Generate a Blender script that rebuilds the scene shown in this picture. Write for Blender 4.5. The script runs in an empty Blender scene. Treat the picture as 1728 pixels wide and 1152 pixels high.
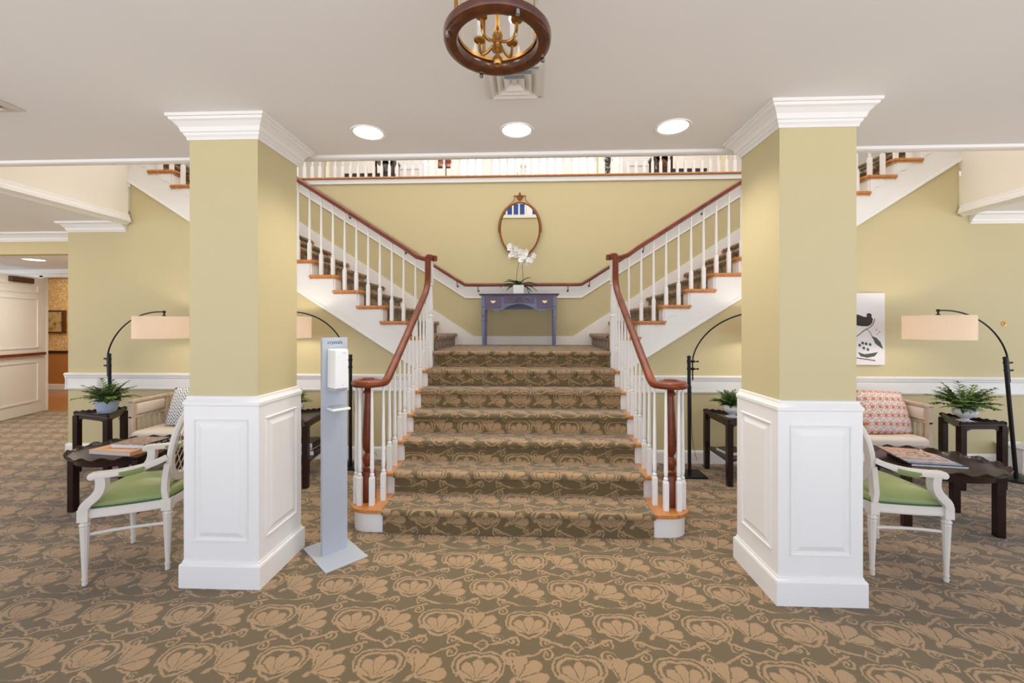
import bpy, bmesh, math, random
from mathutils import Vector, Matrix
from mathutils.geometry import tessellate_polygon
random.seed(7)
PI = math.pi
# ---------------------------------------------------------------- camera
sc = bpy.context.scene
PSI = math.atan(28.5/705)
cd = bpy.data.cameras.new('camera'); cam = bpy.data.objects.new('camera', cd); sc.collection.objects.link(cam)
cd.sensor_width = 36; cd.lens = 36*705/1728; cd.shift_y = -26/1728
cd.clip_start = 0.05
cam.location = (0, 0, 1.5); cam.rotation_euler = (PI/2, 0, PSI)
sc.camera = cam
# ---------------------------------------------------------------- light
vs = sc.view_settings
vs.view_transform = 'Standard'; vs.look = 'None'; vs.exposure = 0.0; vs.gamma = 1.0; vs.use_curve_mapping = False
w = bpy.data.worlds.new('daylight'); sc.world = w; w.use_nodes = True
wn = w.node_tree; wb = wn.nodes['Background']; wb.inputs[1].default_value = 1.76
wt = wn.nodes.new('ShaderNodeTexCoord'); ws = wn.nodes.new('ShaderNodeSeparateXYZ'); wr = wn.nodes.new('ShaderNodeValToRGB'); wm = wn.nodes.new('ShaderNodeMath')
wm.operation = 'MULTIPLY_ADD'; wm.inputs[1].default_value = 0.5; wm.inputs[2].default_value = 0.5
wn.links.new(wt.outputs['Generated'], ws.inputs[0]); wn.links.new(ws.outputs[2], wm.inputs[0]); wn.links.new(wm.outputs[0], wr.inputs[0]); wn.links.new(wr.outputs[0], wb.inputs[0])
wr.color_ramp.elements[0].position = 0.40; wr.color_ramp.elements[0].color = (1.55, 1.53, 1.55, 1)    # brightened below the horizon, added as fill for the lobby ceiling
wr.color_ramp.elements[1].position = 0.52; wr.color_ramp.elements[1].color = (0.80, 0.90, 1.08, 1)    # sky
def area(name, loc, rot, sx, sy, power, col):
    l = bpy.data.lights.new(name, 'AREA'); l.shape = 'RECTANGLE'; l.size = sx; l.size_y = sy; l.energy = power; l.color = col
    o = bpy.data.objects.new(name, l); sc.collection.objects.link(o); o.location = loc; o.rotation_euler = rot; return o
# upstairs hall ceiling lights over the stairwell
area('stairwell_light', (-0.1, 4.6, 6.1), (0, 0, 0), 7.0, 2.6, 165, (1.0, 0.96, 0.89))
area('upstairs_hall_light', (-0.1, 8.4, 6.05), (0, 0, 0), 8.0, 2.4, 105, (1.0, 0.95, 0.90))
area('upstairs_landing_light', (-0.1, 1.2, 6.05), (0, 0, 0), 8.0, 2.4, 90, (1.0, 0.95, 0.88))
# the corridor by the double door is lit warm
area('corridor_light', (-6.8, 6.0, 2.44), (0, 0, 0), 1.6, 1.0, 40, (1.0, 0.92, 0.80))
area('corridor_hall_light', (-7.0, 3.6, 2.66), (0, 0, 0), 1.6, 1.6, 34, (1.0, 0.80, 0.46))
area('parlour_light', (-9.6, 8.6, 2.9), (0, 0, 0), 1.4, 1.2, 40, (1.0, 0.90, 0.74))
def lamp(kind, name, loc, power, col, **kw):
    l = bpy.data.lights.new(name, kind); l.energy = power; l.color = col
    for k, v in kw.items(): setattr(l, k, v)
    o = bpy.data.objects.new(name, l); sc.collection.objects.link(o); o.location = loc; return o
# ---------------------------------------------------------------- materials
def lin(c):
    c = c/255.0
    return c/12.92 if c <= 0.04045 else ((c+0.055)/1.055)**2.4
def rgb(t): return (lin(t[0]), lin(t[1]), lin(t[2]), 1)
class E:      # an expression of shader math nodes
    def __init__(s, nt, v): s.nt = nt; s.v = v
    def _op(s, op, b=None, c=None, clamp=False):
        n = s.nt.nodes.new('ShaderNodeMath'); n.operation = op; n.use_clamp = clamp
        for i, x in enumerate((s, b, c)):
            if x is None: continue
            if isinstance(x, E):
                if isinstance(x.v, (int, float)): n.inputs[i].default_value = x.v
                else: s.nt.links.new(x.v, n.inputs[i])
            else: n.inputs[i].default_value = x
        return E(s.nt, n.outputs[0])
    def __add__(a, b): return a._op('ADD', b)
    __radd__ = __add__
    def __sub__(a, b): return a._op('SUBTRACT', b)
    def __rsub__(a, b): return E(a.nt, b)._op('SUBTRACT', a)
    def __mul__(a, b): return a._op('MULTIPLY', b)
    __rmul__ = __mul__
    def __truediv__(a, b): return a._op('DIVIDE', b)
    def abs(a): return a._op('ABSOLUTE')
    def fract(a): return a._op('FRACT')
    def floor(a): return a._op('FLOOR')
    def cos(a): return a._op('COSINE')
    def sin(a): return a._op('SINE')
    def max(a, b): return a._op('MAXIMUM', b)
    def min(a, b): return a._op('MINIMUM', b)
    def atan2(a, b): return a._op('ARCTAN2', b)
    def lt(a, b): return a._op('LESS_THAN', b)
    def gt(a, b): return a._op('GREATER_THAN', b)
    def sqrt(a): return a._op('SQRT')
    def step(a, lo, hi):    # 1 below lo, 0 above hi
        return ((hi - a)*(1.0/(hi-lo)))._op('ADD', 0.0, clamp=True)
def length(x, y): return (x*x + y*y).sqrt()
def base_mat(name):
    m = bpy.data.materials.new(name); m.use_nodes = True
    nt = m.node_tree; return m, nt, nt.nodes['Principled BSDF']
def mixcol(nt, fac, a, b):
    n = nt.nodes.new('ShaderNodeMix'); n.data_type = 'RGBA'
    if isinstance(fac, E): fac = fac.v
    if isinstance(fac, (int, float)): n.inputs[0].default_value = fac
    else: nt.links.new(fac, n.inputs[0])
    for x, i in ((a, 6), (b, 7)):
        if isinstance(x, tuple): n.inputs[i].default_value = x
        else: nt.links.new(x, n.inputs[i])
    return n.outputs[2]
def noise(nt, scale, detail=2, vec=None, dim='3D'):
    n = nt.nodes.new('ShaderNodeTexNoise'); n.inputs['Scale'].default_value = scale; n.inputs['Detail'].default_value = detail
    if vec is not None: nt.links.new(vec, n.inputs['Vector'])
    return n.outputs['Fac']
def bump(nt, b, h, strength, dist=0.01):
    n = nt.nodes.new('ShaderNodeBump'); n.inputs['Strength'].default_value = strength; n.inputs['Distance'].default_value = dist
    nt.links.new(h.v if isinstance(h, E) else h, n.inputs['Height']); nt.links.new(n.outputs[0], b.inputs['Normal'])
def objco(nt): return nt.nodes.new('ShaderNodeTexCoord').outputs['Object']
def sep(nt, vec):
    n = nt.nodes.new('ShaderNodeSeparateXYZ'); nt.links.new(vec, n.inputs[0]); return [E(nt, o) for o in n.outputs]
def stretch(nt, vec, s):
    n = nt.nodes.new('ShaderNodeMapping'); n.inputs['Scale'].default_value = s; nt.links.new(vec, n.inputs[0]); return n.outputs[0]
def paint(name, col, rough=0.5, var=0.03, bmp=0.05, scale=60, spec=0.5):
    m, nt, b = base_mat(name); c = rgb(col)
    f = noise(nt, 3.0, 3, objco(nt))
    d = tuple(x*(1-var*2) for x in c[:3])+(1,)
    nt.links.new(mixcol(nt, f, c, d), b.inputs['Base Color'])
    b.inputs['Roughness'].default_value = rough; b.inputs['Specular IOR Level'].default_value = spec
    if bmp: bump(nt, b, noise(nt, scale, 2, objco(nt)), bmp, 0.004)
    return m
def metal(name, col, rough=0.3):
    m, nt, b = base_mat(name); b.inputs['Metallic'].default_value = 1
    f = noise(nt, 25, 3, objco(nt)); c = rgb(col)
    nt.links.new(mixcol(nt, f, c, tuple(x*0.75 for x in c[:3])+(1,)), b.inputs['Base Color']); b.inputs['Roughness'].default_value = rough
    return m
def wood(name, c1, c2, rough=0.3, s=(6, 6, 60), coat=0.3, spec=0.4):
    m, nt, b = base_mat(name); b.inputs['Specular IOR Level'].default_value = spec
    f = noise(nt, 1.0, 4, stretch(nt, objco(nt), s)); e = E(nt, f)
    nt.links.new(mixcol(nt, ((e-0.3)*2.2)._op('ADD', 0, clamp=True), rgb(c1), rgb(c2)), b.inputs['Base Color'])
    b.inputs['Roughness'].default_value = rough; b.inputs['Coat Weight'].default_value = coat; b.inputs['Coat Roughness'].default_value = 0.12
    bump(nt, b, f, 0.05, 0.002)
    return m
def emit(name, col, s):
    m, nt, b = base_mat(name)
    b.inputs['Base Color'].default_value = rgb(col); b.inputs['Emission Color'].default_value = rgb(col); b.inputs['Emission Strength'].default_value = s
    return m
def carpet(name):
    m, nt, b = base_mat(name)
    uvn = nt.nodes.new('ShaderNodeUVMap'); uvn.uv_map = 'UVMap'
    uv = uvn.outputs[0]
    nw = nt.nodes.new('ShaderNodeTexNoise'); nw.inputs['Scale'].default_value = 26; nw.inputs['Detail'].default_value = 1.5
    nt.links.new(uv, nw.inputs['Vector'])
    ns = sep(nt, nw.outputs['Color']); x, y, _ = sep(nt, uv)
    nw2 = nt.nodes.new('ShaderNodeTexNoise'); nw2.inputs['Scale'].default_value = 110; nw2.inputs['Detail'].default_value = 2
    nt.links.new(uv, nw2.inputs['Vector']); n2 = sep(nt, nw2.outputs['Color'])
    x = x + (ns[0]-0.5)*0.022 + (n2[0]-0.5)*0.016; y = y + (ns[1]-0.5)*0.022 + (n2[1]-0.5)*0.016
    W, H = 0.444, 0.28
    row = (y*(1/H)).floor(); par = (row*0.5).fract()*2          # 0 / 1 on alternate rows
    fy = ((y*(1/H)).fract()-0.5)*H
    u = x*(1/W) + par*0.5
    fx = (u.fract()-0.5)*W
    gx = ((u+0.5).fract()-0.5)*W
    sgn = par*2-1
    def ring(r, R, t): return (r-R).abs().step(t*0.55, t*1.25)
    # heart shaped medallion with a double outline
    hy2 = fy + 0.010
    r = length(fx, (hy2 - fx.abs()*0.30)*1.18)
    P = ring(r, 0.093, 0.0088)
    P = P.max(ring(r, 0.116, 0.0052)*(fy + fx*0.3).gt(-0.07))
    def fan(px, py, R, n, lo, gap=0.011):      # plumed leaf: separate rounded plumes from one stem
        a = px.atan2(py); rr = length(px, py)
        lobe = (a*n).cos().abs()
        edge = (lobe.sqrt()*0.34 + 0.66)*R*((a*0.9).cos()*0.25+0.78)
        body = (rr-edge).step(-0.003, 0.004)
        cut = (lobe*rr).step(gap*0.5, gap*1.3)*rr.gt(0.018)
        mid = ((a*n).sin().abs()*rr).step(0.0012, 0.004)*(rr-R*0.55).lt(0)*rr.gt(0.03)
        return body*a.cos().gt(lo)*(1-cut*0.95)*(1-mid*0.8)
    P = P.max(fan(fx, fy+0.066, 0.118, 5.2, 0.30))
    ca, sa = math.cos(0.75), math.sin(0.75)
    qx = gx*ca - fy*sa; qy = gx*sa + fy*ca
    P = P.max(fan(qx, qy+0.070, 0.136, 4.6, 0.35, 0.014))
    stem = length(qx+0.012, (qy+0.088)*0.5).step(0.008, 0.014)
    P = P.max(stem)
    def curl(px, py, R, w0=0.15):
        a = px.atan2(py); rr = length(px, py)
        ph = (rr*(1/R) - a*(1/(2*PI))).fract()
        return (ph-0.5).abs().step(w0, w0+0.10)*rr.lt(R*1.55)
    P = P.max(curl(fx-0.140, fy-0.082, 0.026))
    P = P.max(curl((fx+0.140)*-1, fy-0.092, 0.022))
    P = P.max(curl(fx-0.082, (fy+0.112)*-1, 0.022))
    P = P.max(curl((fx+0.078)*-1, (fy+0.112)*-1, 0.024))
    P = P.max(curl(gx-0.070, fy+0.100, 0.018))
    P = P.max(curl((gx+0.085)*-1, fy-0.045, 0.018))
    # winding stems between the rows
    st = ((x*(2*PI/W)+par*PI).cos()*0.034 + fy + 0.112).abs().step(0.0045, 0.0095)
    P = P.max(st*fx.abs().gt(0.05))
    st2 = ((x*(2*PI/W)+par*PI+0.9).cos()*0.040 + fy - 0.105).abs().step(0.0035, 0.0085)
    P = P.max(st2*fx.abs().gt(0.10))
    # diamonds on every other row boundary
    row2 = (y*(1/H)+0.5).floor(); par2 = (row2*0.5).fract()*2
    ey = ((y*(1/H)+0.5).fract()-0.5)*H
    P = P.max((fx.abs()+ey.abs()-0.032).abs().step(0.004, 0.009)*par2*(1-par))
    P = P.max((gx.abs()+ey.abs()-0.032).abs().step(0.004, 0.009)*par2*par)
    fib = noise(nt, 420, 2, uv); med = noise(nt, 7, 2, uv)
    P2 = (P*0.92 + (E(nt, fib)-0.5)*0.35)._op('ADD', 0, clamp=True)
    c = mixcol(nt, P2, rgb((120, 104, 73)), rgb((186, 155, 117)))
    dk = mixcol(nt, fib, rgb((70, 60, 45)), rgb((255, 248, 238)))
    mu = nt.nodes.new('ShaderNodeMix'); mu.data_type = 'RGBA'; mu.blend_type = 'MULTIPLY'; mu.inputs[0].default_value = 0.5
    nt.links.new(c, mu.inputs[6]); nt.links.new(dk, mu.inputs[7])
    nt.links.new(mu.outputs[2], b.inputs['Base Color'])
    b.inputs['Roughness'].default_value = 0.95; b.inputs['Specular IOR Level'].default_value = 0.1
    b.inputs['Sheen Weight'].default_value = 0.25; b.inputs['Sheen Roughness'].default_value = 0.5
    b.inputs['Sheen Tint'].default_value = (0.8, 0.86, 1, 1)
    bump(nt, b, E(nt, fib)*0.5+P*0.5, 0.35, 0.006)
    return m
M = {}
M['yellow'] = paint('yellow_wall_paint', (203, 190, 147), 0.6, 0.02, 0.06, 180)
M['white'] = paint('white_trim_paint', (238, 236, 233), 0.35, 0.015, 0.0)
M['cream'] = paint('cream_wall_paint', (236, 228, 216), 0.5, 0.02, 0.04, 120)
M['ceiling'] = paint('ceiling_paint', (240, 239, 240), 0.8, 0.015, 0.04, 150)
M['carpet'] = carpet('patterned_carpet')
M['oak'] = wood('oak_tread', (206, 140, 76), (176, 108, 50), 0.35, (40, 6, 6))
M['mahogany'] = wood('mahogany_rail', (128, 58, 24), (90, 35, 13), 0.3, (8, 5, 9), 0.12)
M['dark'] = wood('dark_mahogany', (46, 20, 14), (20, 9, 7), 0.28, (9, 9, 30), 0.12, 0.35)
M['black'] = paint('black_metal', (16, 15, 15), 0.4, 0.1, 0, spec=0.3)
M['brass'] = metal('aged_brass', (196, 150, 84), 0.28)
M['brown_ring'] = wood('brown_ring', (96, 48, 24), (58, 26, 12), 0.2, (20, 20, 20), 0.7)
M['grey_metal'] = paint('grey_sheet_metal', (178, 184, 194), 0.35, 0.03, 0, spec=0.7)
M['plastic'] = paint('white_plastic', (238, 238, 238), 0.22, 0.01, 0)
M['distress'] = paint('distressed_white_paint', (226, 218, 208), 0.5, 0.08, 0.1, 30)
M['limed'] = wood('limed_wood', (205, 186, 166), (178, 156, 134), 0.55, (20, 20, 8), 0.0)
M['uphol'] = paint('cream_upholstery', (222, 208, 192), 0.85, 0.05, 0.25, 500)
M['leaf'] = paint('leaf_green', (88, 122, 56), 0.4, 0.3, 0.0)
M['leaf2'] = paint('leaf_pale_green', (128, 158, 74), 0.4, 0.3, 0.0)
M['orchleaf'] = paint('orchid_leaf', (44, 88, 40), 0.3, 0.2, 0.0)
M['petal'] = paint('orchid_petal', (240, 238, 234), 0.5, 0.08, 0.0)
M['stem'] = paint('brown_stem', (92, 76, 44), 0.5, 0.1, 0.0)
M['potblue'] = paint('pale_blue_glaze', (192, 204, 222), 0.2, 0.10, 0.1, 40)
M['potwhite'] = paint('white_glaze', (226, 228, 228), 0.18, 0.04, 0.0)
M['pages'] = paint('book_pages', (226, 224, 222), 0.8, 0.05, 0.1, 400)
M['blackcover'] = paint('black_cover', (26, 24, 24), 0.3, 0.05, 0)
M['ochre'] = paint('ochre_paint', (186, 126, 60), 0.6, 0.05, 0)
M['plank'] = wood('parlour_floor_wood', (176, 122, 70), (140, 92, 48), 0.3, (3, 30, 3))
M['closer'] = metal('bronze_closer', (120, 98, 84), 0.45)
M['slate'] = paint('slate', (60, 60, 62), 0.4, 0.05, 0)
M['blueglass'] = emit('evening_sky', (18, 54, 110), 0.6)
M['dayglow'] = emit('bright_sky', (250, 250, 252), 0.95)
M['bulb'] = emit('lit_bulb', (255, 236, 205), 9)
M['led'] = emit('lit_downlight', (255, 250, 240), 4)
def cover(name, cols, scale, rough=0.3):
    m, nt, b = base_mat(name); f = noise(nt, scale, 3, objco(nt))
    r = nt.nodes.new('ShaderNodeValToRGB'); nt.links.new(f, r.inputs[0]); el = r.color_ramp.elements
    while len(el) < len(cols): el.new(0.5)
    for i, c in enumerate(cols): el[i].position = 0.3+0.4*i/max(1, len(cols)-1); el[i].color = rgb(c)
    nt.links.new(r.outputs[0], b.inputs['Base Color']); b.inputs['Roughness'].default_value = rough; return m
M['artcover'] = cover('grey_photo_cover', [(90, 74, 66), (170, 150, 140), (120, 80, 60), (200, 190, 182)], 22)
M['orangecover'] = cover('peach_cover', [(226, 176, 132), (216, 150, 100)], 8)
M['maga'] = cover('glossy_photo_cover', [(150, 92, 60), (196, 160, 140), (90, 60, 48)], 25, 0.2)
M['magb'] = cover('blue_cover', [(60, 76, 110), (190, 194, 210)], 12, 0.2)
M['magc'] = cover('pale_cover', [(214, 206, 210), (196, 150, 120)], 14, 0.2)
def green_leather():
    m, nt, b = base_mat('green_leather'); f = noise(nt, 5, 3, objco(nt))
    nt.links.new(mixcol(nt, f, rgb((146, 156, 96)), rgb((124, 142, 88))), b.inputs['Base Color'])
    b.inputs['Roughness'].default_value = 0.38; bump(nt, b, noise(nt, 300, 2, objco(nt)), 0.1, 0.002); return m
M['green'] = green_leather()
M['piping'] = paint('dark_green_piping', (52, 92, 50), 0.4, 0.05, 0)
def glassmat():
    m, nt, b = base_mat('clear_glass'); b.inputs['Base Color'].default_value = (1, 0.985, 0.96, 1)
    b.inputs['Roughness'].default_value = 0.02; b.inputs['IOR'].default_value = 1.25; b.inputs['Transmission Weight'].default_value = 1.0; return m
M['glass'] = glassmat()
def mirrormat():
    m, nt, b = base_mat('mirror_glass'); b.inputs['Base Color'].default_value = (0.93, 0.93, 0.93, 1)
    b.inputs['Roughness'].default_value = 0.01; b.inputs['Metallic'].default_value = 1; return m
M['mirror'] = mirrormat()
def shademat():
    m, nt, b = base_mat('linen_shade')
    f = noise(nt, 1, 2, stretch(nt, objco(nt), (60, 60, 500)))
    nt.links.new(mixcol(nt, f, rgb((240, 228, 214)), rgb((214, 198, 182))), b.inputs['Base Color'])
    b.inputs['Roughness'].default_value = 0.9
    tr = nt.nodes.new('ShaderNodeBsdfTranslucent'); tr.inputs[0].default_value = rgb((250, 240, 228))
    mx = nt.nodes.new('ShaderNodeMixShader'); mx.inputs[0].default_value = 0.45
    nt.links.new(b.outputs[0], mx.inputs[1]); nt.links.new(tr.outputs[0], mx.inputs[2])
    nt.links.new(mx.outputs[0], nt.nodes['Material Output'].inputs[0]); return m
M['shade'] = shademat()
def deskmat():
    m, nt, b = base_mat('worn_blue_paint')
    f = noise(nt, 1, 5, stretch(nt, objco(nt), (4, 8, 40)))
    e = ((E(nt, f)-0.52)*6)._op('ADD', 0, clamp=True)
    nt.links.new(mixcol(nt, e, rgb((112, 116, 152)), rgb((84, 76, 98))), b.inputs['Base Color'])
    b.inputs['Roughness'].default_value = 0.42; return m
M['desk'] = deskmat()
M['deskdrawer'] = wood('plum_stained_front', (108, 90, 118), (80, 64, 90), 0.4, (6, 8, 60), 0.2)
M['desktop'] = wood('dark_plum_top', (74, 56, 66), (52, 38, 48), 0.3, (5, 20, 20), 0.3)
def herring():
    m, nt, b = base_mat('herringbone_fabric'); x, y, z = sep(nt, objco(nt))
    zz = ((x*15).fract()-0.5).abs()*2
    s = ((z*30 + zz*1.3).fract()-0.5).abs().step(0.2, 0.28)
    nt.links.new(mixcol(nt, s, rgb((128, 136, 142)), rgb((226, 224, 220))), b.inputs['Base Color']); b.inputs['Roughness'].default_value = 0.9; return m
M['herring'] = herring()
def damask():
    m, nt, b = base_mat('orange_damask_fabric'); x, y, z = sep(nt, objco(nt))
    W, H = 0.068, 0.08
    row = (z*(1/H)).floor(); par = (row*0.5).fract()*2
    fx = (((x*(1/W)+par*0.5).fract())-0.5)*W; fz = ((z*(1/H)).fract()-0.5)*H
    a = fx.atan2(fz); r = length(fx, fz)*1.25
    p = (r-((a*3).cos().abs()*0.014+0.012)).step(-0.002, 0.003)
    q = (r-((a*4).cos()*0.006+0.038)).abs().step(0.0025, 0.005)
    n = E(nt, noise(nt, 110, 2, objco(nt))); sc_ = ((n-0.5).abs()).step(0.02, 0.045)
    c = mixcol(nt, sc_, rgb((232, 222, 212)), rgb((150, 130, 148)))
    c = mixcol(nt, q, c, rgb((190, 132, 104))); c = mixcol(nt, p, c, rgb((196, 112, 70)))
    nt.links.new(c, b.inputs['Base Color']); b.inputs['Roughness'].default_value = 0.9; return m
M['damask'] = damask()
def wallpaper():
    m, nt, b = base_mat('floral_wallpaper'); n = E(nt, noise(nt, 9, 3, objco(nt)))
    s = ((n*7).fract()-0.5).abs().step(0.12, 0.3)
    nt.links.new(mixcol(nt, s, rgb((214, 166, 92)), rgb((240, 212, 156))), b.inputs['Base Color']); b.inputs['Roughness'].default_value = 0.8; return m
M['wallpaper'] = wallpaper()
M['painting'] = cover('small_oil_painting', [(60, 44, 34), (196, 160, 80), (170, 170, 160)], 9)
M['canvas'] = paint('white_canvas', (232, 230, 230), 0.8, 0.03, 0.2, 300)
M['ink'] = paint('black_ink', (40, 28, 28), 0.6, 0.1, 0)
M['inkgreen'] = paint('grey_green_ink', (74, 84, 76), 0.6, 0.2, 0)
M['inkred'] = paint('red_brown_ink', (120, 62, 54), 0.6, 0.1, 0)
M['red'] = cover('orange_red_print', [(200, 90, 50), (60, 20, 18), (226, 150, 110)], 14)
M['vase'] = cover('brown_glaze', [(150, 86, 44), (70, 40, 30), (180, 110, 60)], 12, 0.2)
M['vasegrey'] = cover('grey_glaze', [(120, 116, 120), (60, 60, 70), (150, 140, 130)], 14, 0.2)
M['zebra'] = cover('black_and_white_print', [(20, 20, 20), (30, 30, 30), (220, 220, 220)], 20)
M['ventgrey'] = paint('vent_paint', (226, 222, 216), 0.4, 0.02, 0)
M['bin'] = paint('bin_plastic', (232, 232, 230), 0.4, 0.02, 0.2, 60)
M['gold'] = metal('antique_gold', (150, 96, 60), 0.45)
M['silver'] = metal('nickel', (190, 190, 195), 0.2)
M['gilt'] = metal('gilt_pull', (226, 204, 150), 0.3)
M['cable'] = paint('brown_cable', (40, 32, 26), 0.5, 0, 0)

# ---------------------------------------------------------------- mesh building
class MB:
    def __init__(s, org=(0, 0, 0)): s.bm = bmesh.new(); s.o = Vector(org); s.uv = None
    def v(s, p): return s.bm.verts.new(Vector(p)-s.o)
    def face(s, vs):
        try: return s.bm.faces.new(vs)
        except ValueError: return None
    def box(s, x0, y0, z0, x1, y1, z1, mat=None):
        P = [(x, y, z) for x in (x0, x1) for y in (y0, y1) for z in (z0, z1)]
        if mat is not None: P = [mat @ Vector(p) for p in P]
        V = [s.v(p) for p in P]
        for f in ((0, 1, 3, 2), (4, 6, 7, 5), (0, 4, 5, 1), (2, 3, 7, 6), (0, 2, 6, 4), (1, 5, 7, 3)): s.face([V[i] for i in f])
        return s
    def loft(s, rings, closed=False, caps=True):
        R = [[s.v(p) for p in r] for r in rings]; n = len(R[0]); m = len(R)
        for i in range(m if closed else m-1):
            a, b = R[i], R[(i+1) % m]
            for j in range(n): s.face([a[j], a[(j+1) % n], b[(j+1) % n], b[j]])
        if caps and not closed: s.face(R[0][::-1]); s.face(R[-1])
        return s
    def lathe(s, prof, at=(0, 0, 0), n=24, flute=0, mat=None, caps=True, sx=1, sy=1):
        rings = []
        for r, z in prof:
            ring = []
            for k in range(n):
                a = 2*PI*k/n; rr = r*(1-flute*(k % 2)) if flute else r
                p = Vector((rr*math.cos(a)*sx, rr*math.sin(a)*sy, z))
                if mat is not None: p = mat @ p
                ring.append(p+Vector(at))
            rings.append(ring)
        return s.loft(rings, caps=caps)
    def sq(s, prof, cx, cy, mat=None):      # stack of square rings (half, z) or (hx, hy, z)
        rings = []
        for p in prof:
            hx, hy, z = (p[0], p[0], p[1]) if len(p) == 2 else p
            rings.append([(cx-hx, cy-hy, z), (cx+hx, cy-hy, z), (cx+hx, cy+hy, z), (cx-hx, cy+hy, z)])
        if mat is not None: rings = [[mat @ Vector(q) for q in r] for r in rings]
        return s.loft(rings)
    def tube(s, path, r, n=8, closed=False):
        path = [Vector(p) for p in path]; m = len(path); rings = []; prev = None
        for i, p in enumerate(path):
            if closed: t = path[(i+1) % m]-path[i-1]
            else: t = path[min(i+1, m-1)]-path[max(i-1, 0)]
            t.normalize()
            if prev is None: a = Vector((0, 0, 1)) if abs(t.z) < 0.9 else Vector((1, 0, 0)); prev = t.cross(a).normalized()
            prev = (prev - t*prev.dot(t)).normalized(); q = t.cross(prev)
            rr = r[i] if isinstance(r, (list, tuple)) else r
            rings.append([p+prev*(rr*math.cos(2*PI*k/n))+q*(rr*math.sin(2*PI*k/n)) for k in range(n)])
        return s.loft(rings, closed=closed)
    def sweep(s, path, prof, closed=False, side0=None, scale=None):   # prof: (side, up)
        path = [Vector(p) for p in path]; m = len(path); rings = []; prev = Vector(side0) if side0 is not None else None
        for i, p in enumerate(path):
            if closed: t = path[(i+1) % m]-path[i-1]
            else: t = path[min(i+1, m-1)]-path[max(i-1, 0)]
            t.normalize(); sd = t.cross(Vector((0, 0, 1)))
            if side0 is not None: sd = Vector(side0); sd = sd - t*sd.dot(t)
            elif sd.length < 0.2 and prev is not None: sd = prev - t*prev.dot(t)
            sd.normalize(); prev = sd; up = sd.cross(t)
            k = scale[i] if scale else 1
            rings.append([p+sd*(a*k)+up*(b*k) for a, b in prof])
        return s.loft(rings, closed=closed)
    def prism(s, poly, f0, f1):     # poly 2D, f0/f1 map (a,b)->point
        A = [s.v(f0(a, b)) for a, b in poly]; B = [s.v(f1(a, b)) for a, b in poly]; n = len(poly)
        for j in range(n): s.face([A[j], A[(j+1) % n], B[(j+1) % n], B[j]])
        if n <= 4: s.face(A[::-1]); s.face(B)
        else:
            for q in tessellate_polygon([[Vector((a, b, 0)) for a, b in poly]]):
                s.face([A[i] for i in q]); s.face([B[i] for i in q][::-1])
        return s
    def build(s, name, mat, parent=None, smooth=False, bevel=0, uvxy=False, seg=2):
        bm = s.bm
        bmesh.ops.recalc_face_normals(bm, faces=bm.faces[:])
        me = bpy.data.meshes.new(name)
        if uvxy:
            l = bm.loops.layers.uv.new('UVMap')
            for f in bm.faces:
                for lp in f.loops: lp[l].uv = (lp.vert.co.x+s.o.x, lp.vert.co.y+s.o.y)
        bm.to_mesh(me); bm.free()
        ob = bpy.data.objects.new(name, me); sc.collection.objects.link(ob)
        me.materials.append(mat if not isinstance(mat, str) else M[mat])
        if parent is not None: ob.parent = parent
        else: ob.location = s.o
        if bevel:
            b = ob.modifiers.new('bevel', 'BEVEL'); b.width = bevel; b.segments = seg; b.limit_method = 'ANGLE'; b.angle_limit = math.radians(40)
        if smooth:
            for p in me.polygons: p.use_smooth = True
            if smooth == 'auto' or smooth is True:
                es = ob.modifiers.new('edges', 'EDGE_SPLIT'); es.split_angle = math.radians(38)
        return ob
def thing(name, label, cat, loc=(0, 0, 0), rz=0, group=None):
    o = bpy.data.objects.new(name, None); sc.collection.objects.link(o); o.location = loc; o.rotation_euler = (0, 0, rz)
    o.empty_display_size = 0.1; tag(o, label, cat, group); return o
def tag(o, label, cat, group=None):
    o['label'] = label; o['category'] = cat
    if group: o['group'] = group
    return o
def struct(o): o['kind'] = 'structure'; return o
def copy_thing(root, loc=None, rz=None, label=None, group=None):
    r = root.copy(); sc.collection.objects.link(r)
    if loc is not None: r.location = loc
    if rz is not None: r.rotation_euler = (0, 0, rz)
    if label: r['label'] = label
    if group: r['group'] = group
    for ch in list(root.children):
        c = ch.copy(); sc.collection.objects.link(c); c.parent = r
        for g in list(ch.children):
            d = g.copy(); sc.collection.objects.link(d); d.parent = c
    return r
def bez(p0, p1, p2, p3, n=10):
    p0, p1, p2, p3 = map(Vector, (p0, p1, p2, p3))
    return [p0*(1-t)**3+p1*3*t*(1-t)**2+p2*3*t*t*(1-t)+p3*t**3 for t in [i/n for i in range(n+1)]]
# ================================================================ SETTING
XC = -0.088; RUN = 0.271; RI = 0.173; Y0 = 3.0; YF = 4.65; YW = 6.2; LZ = 7*RI; F2 = LZ+14*RI; CE = 2.70; YE = 2.93
# floor
mb = MB(); 
V = [mb.v(p) for p in ((-13, -1.3, 0), (8, -1.3, 0), (8, 7.08, 0), (-13, 7.08, 0))]; mb.face(V)
V2 = [mb.v(p) for p in ((-13, -1.3, -0.1), (8, -1.3, -0.1), (8, 7.08, -0.1), (-13, 7.08, -0.1))]; mb.face(V2[::-1])
for i in range(4): mb.face([V[i], V2[i], V2[(i+1) % 4], V[(i+1) % 4]])
struct(mb.build('floor', 'carpet', uvxy=True))
struct(MB().box(-13, 7.08, -0.1, -5.36, 9.55, 0).build('floor', 'plank'))
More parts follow.
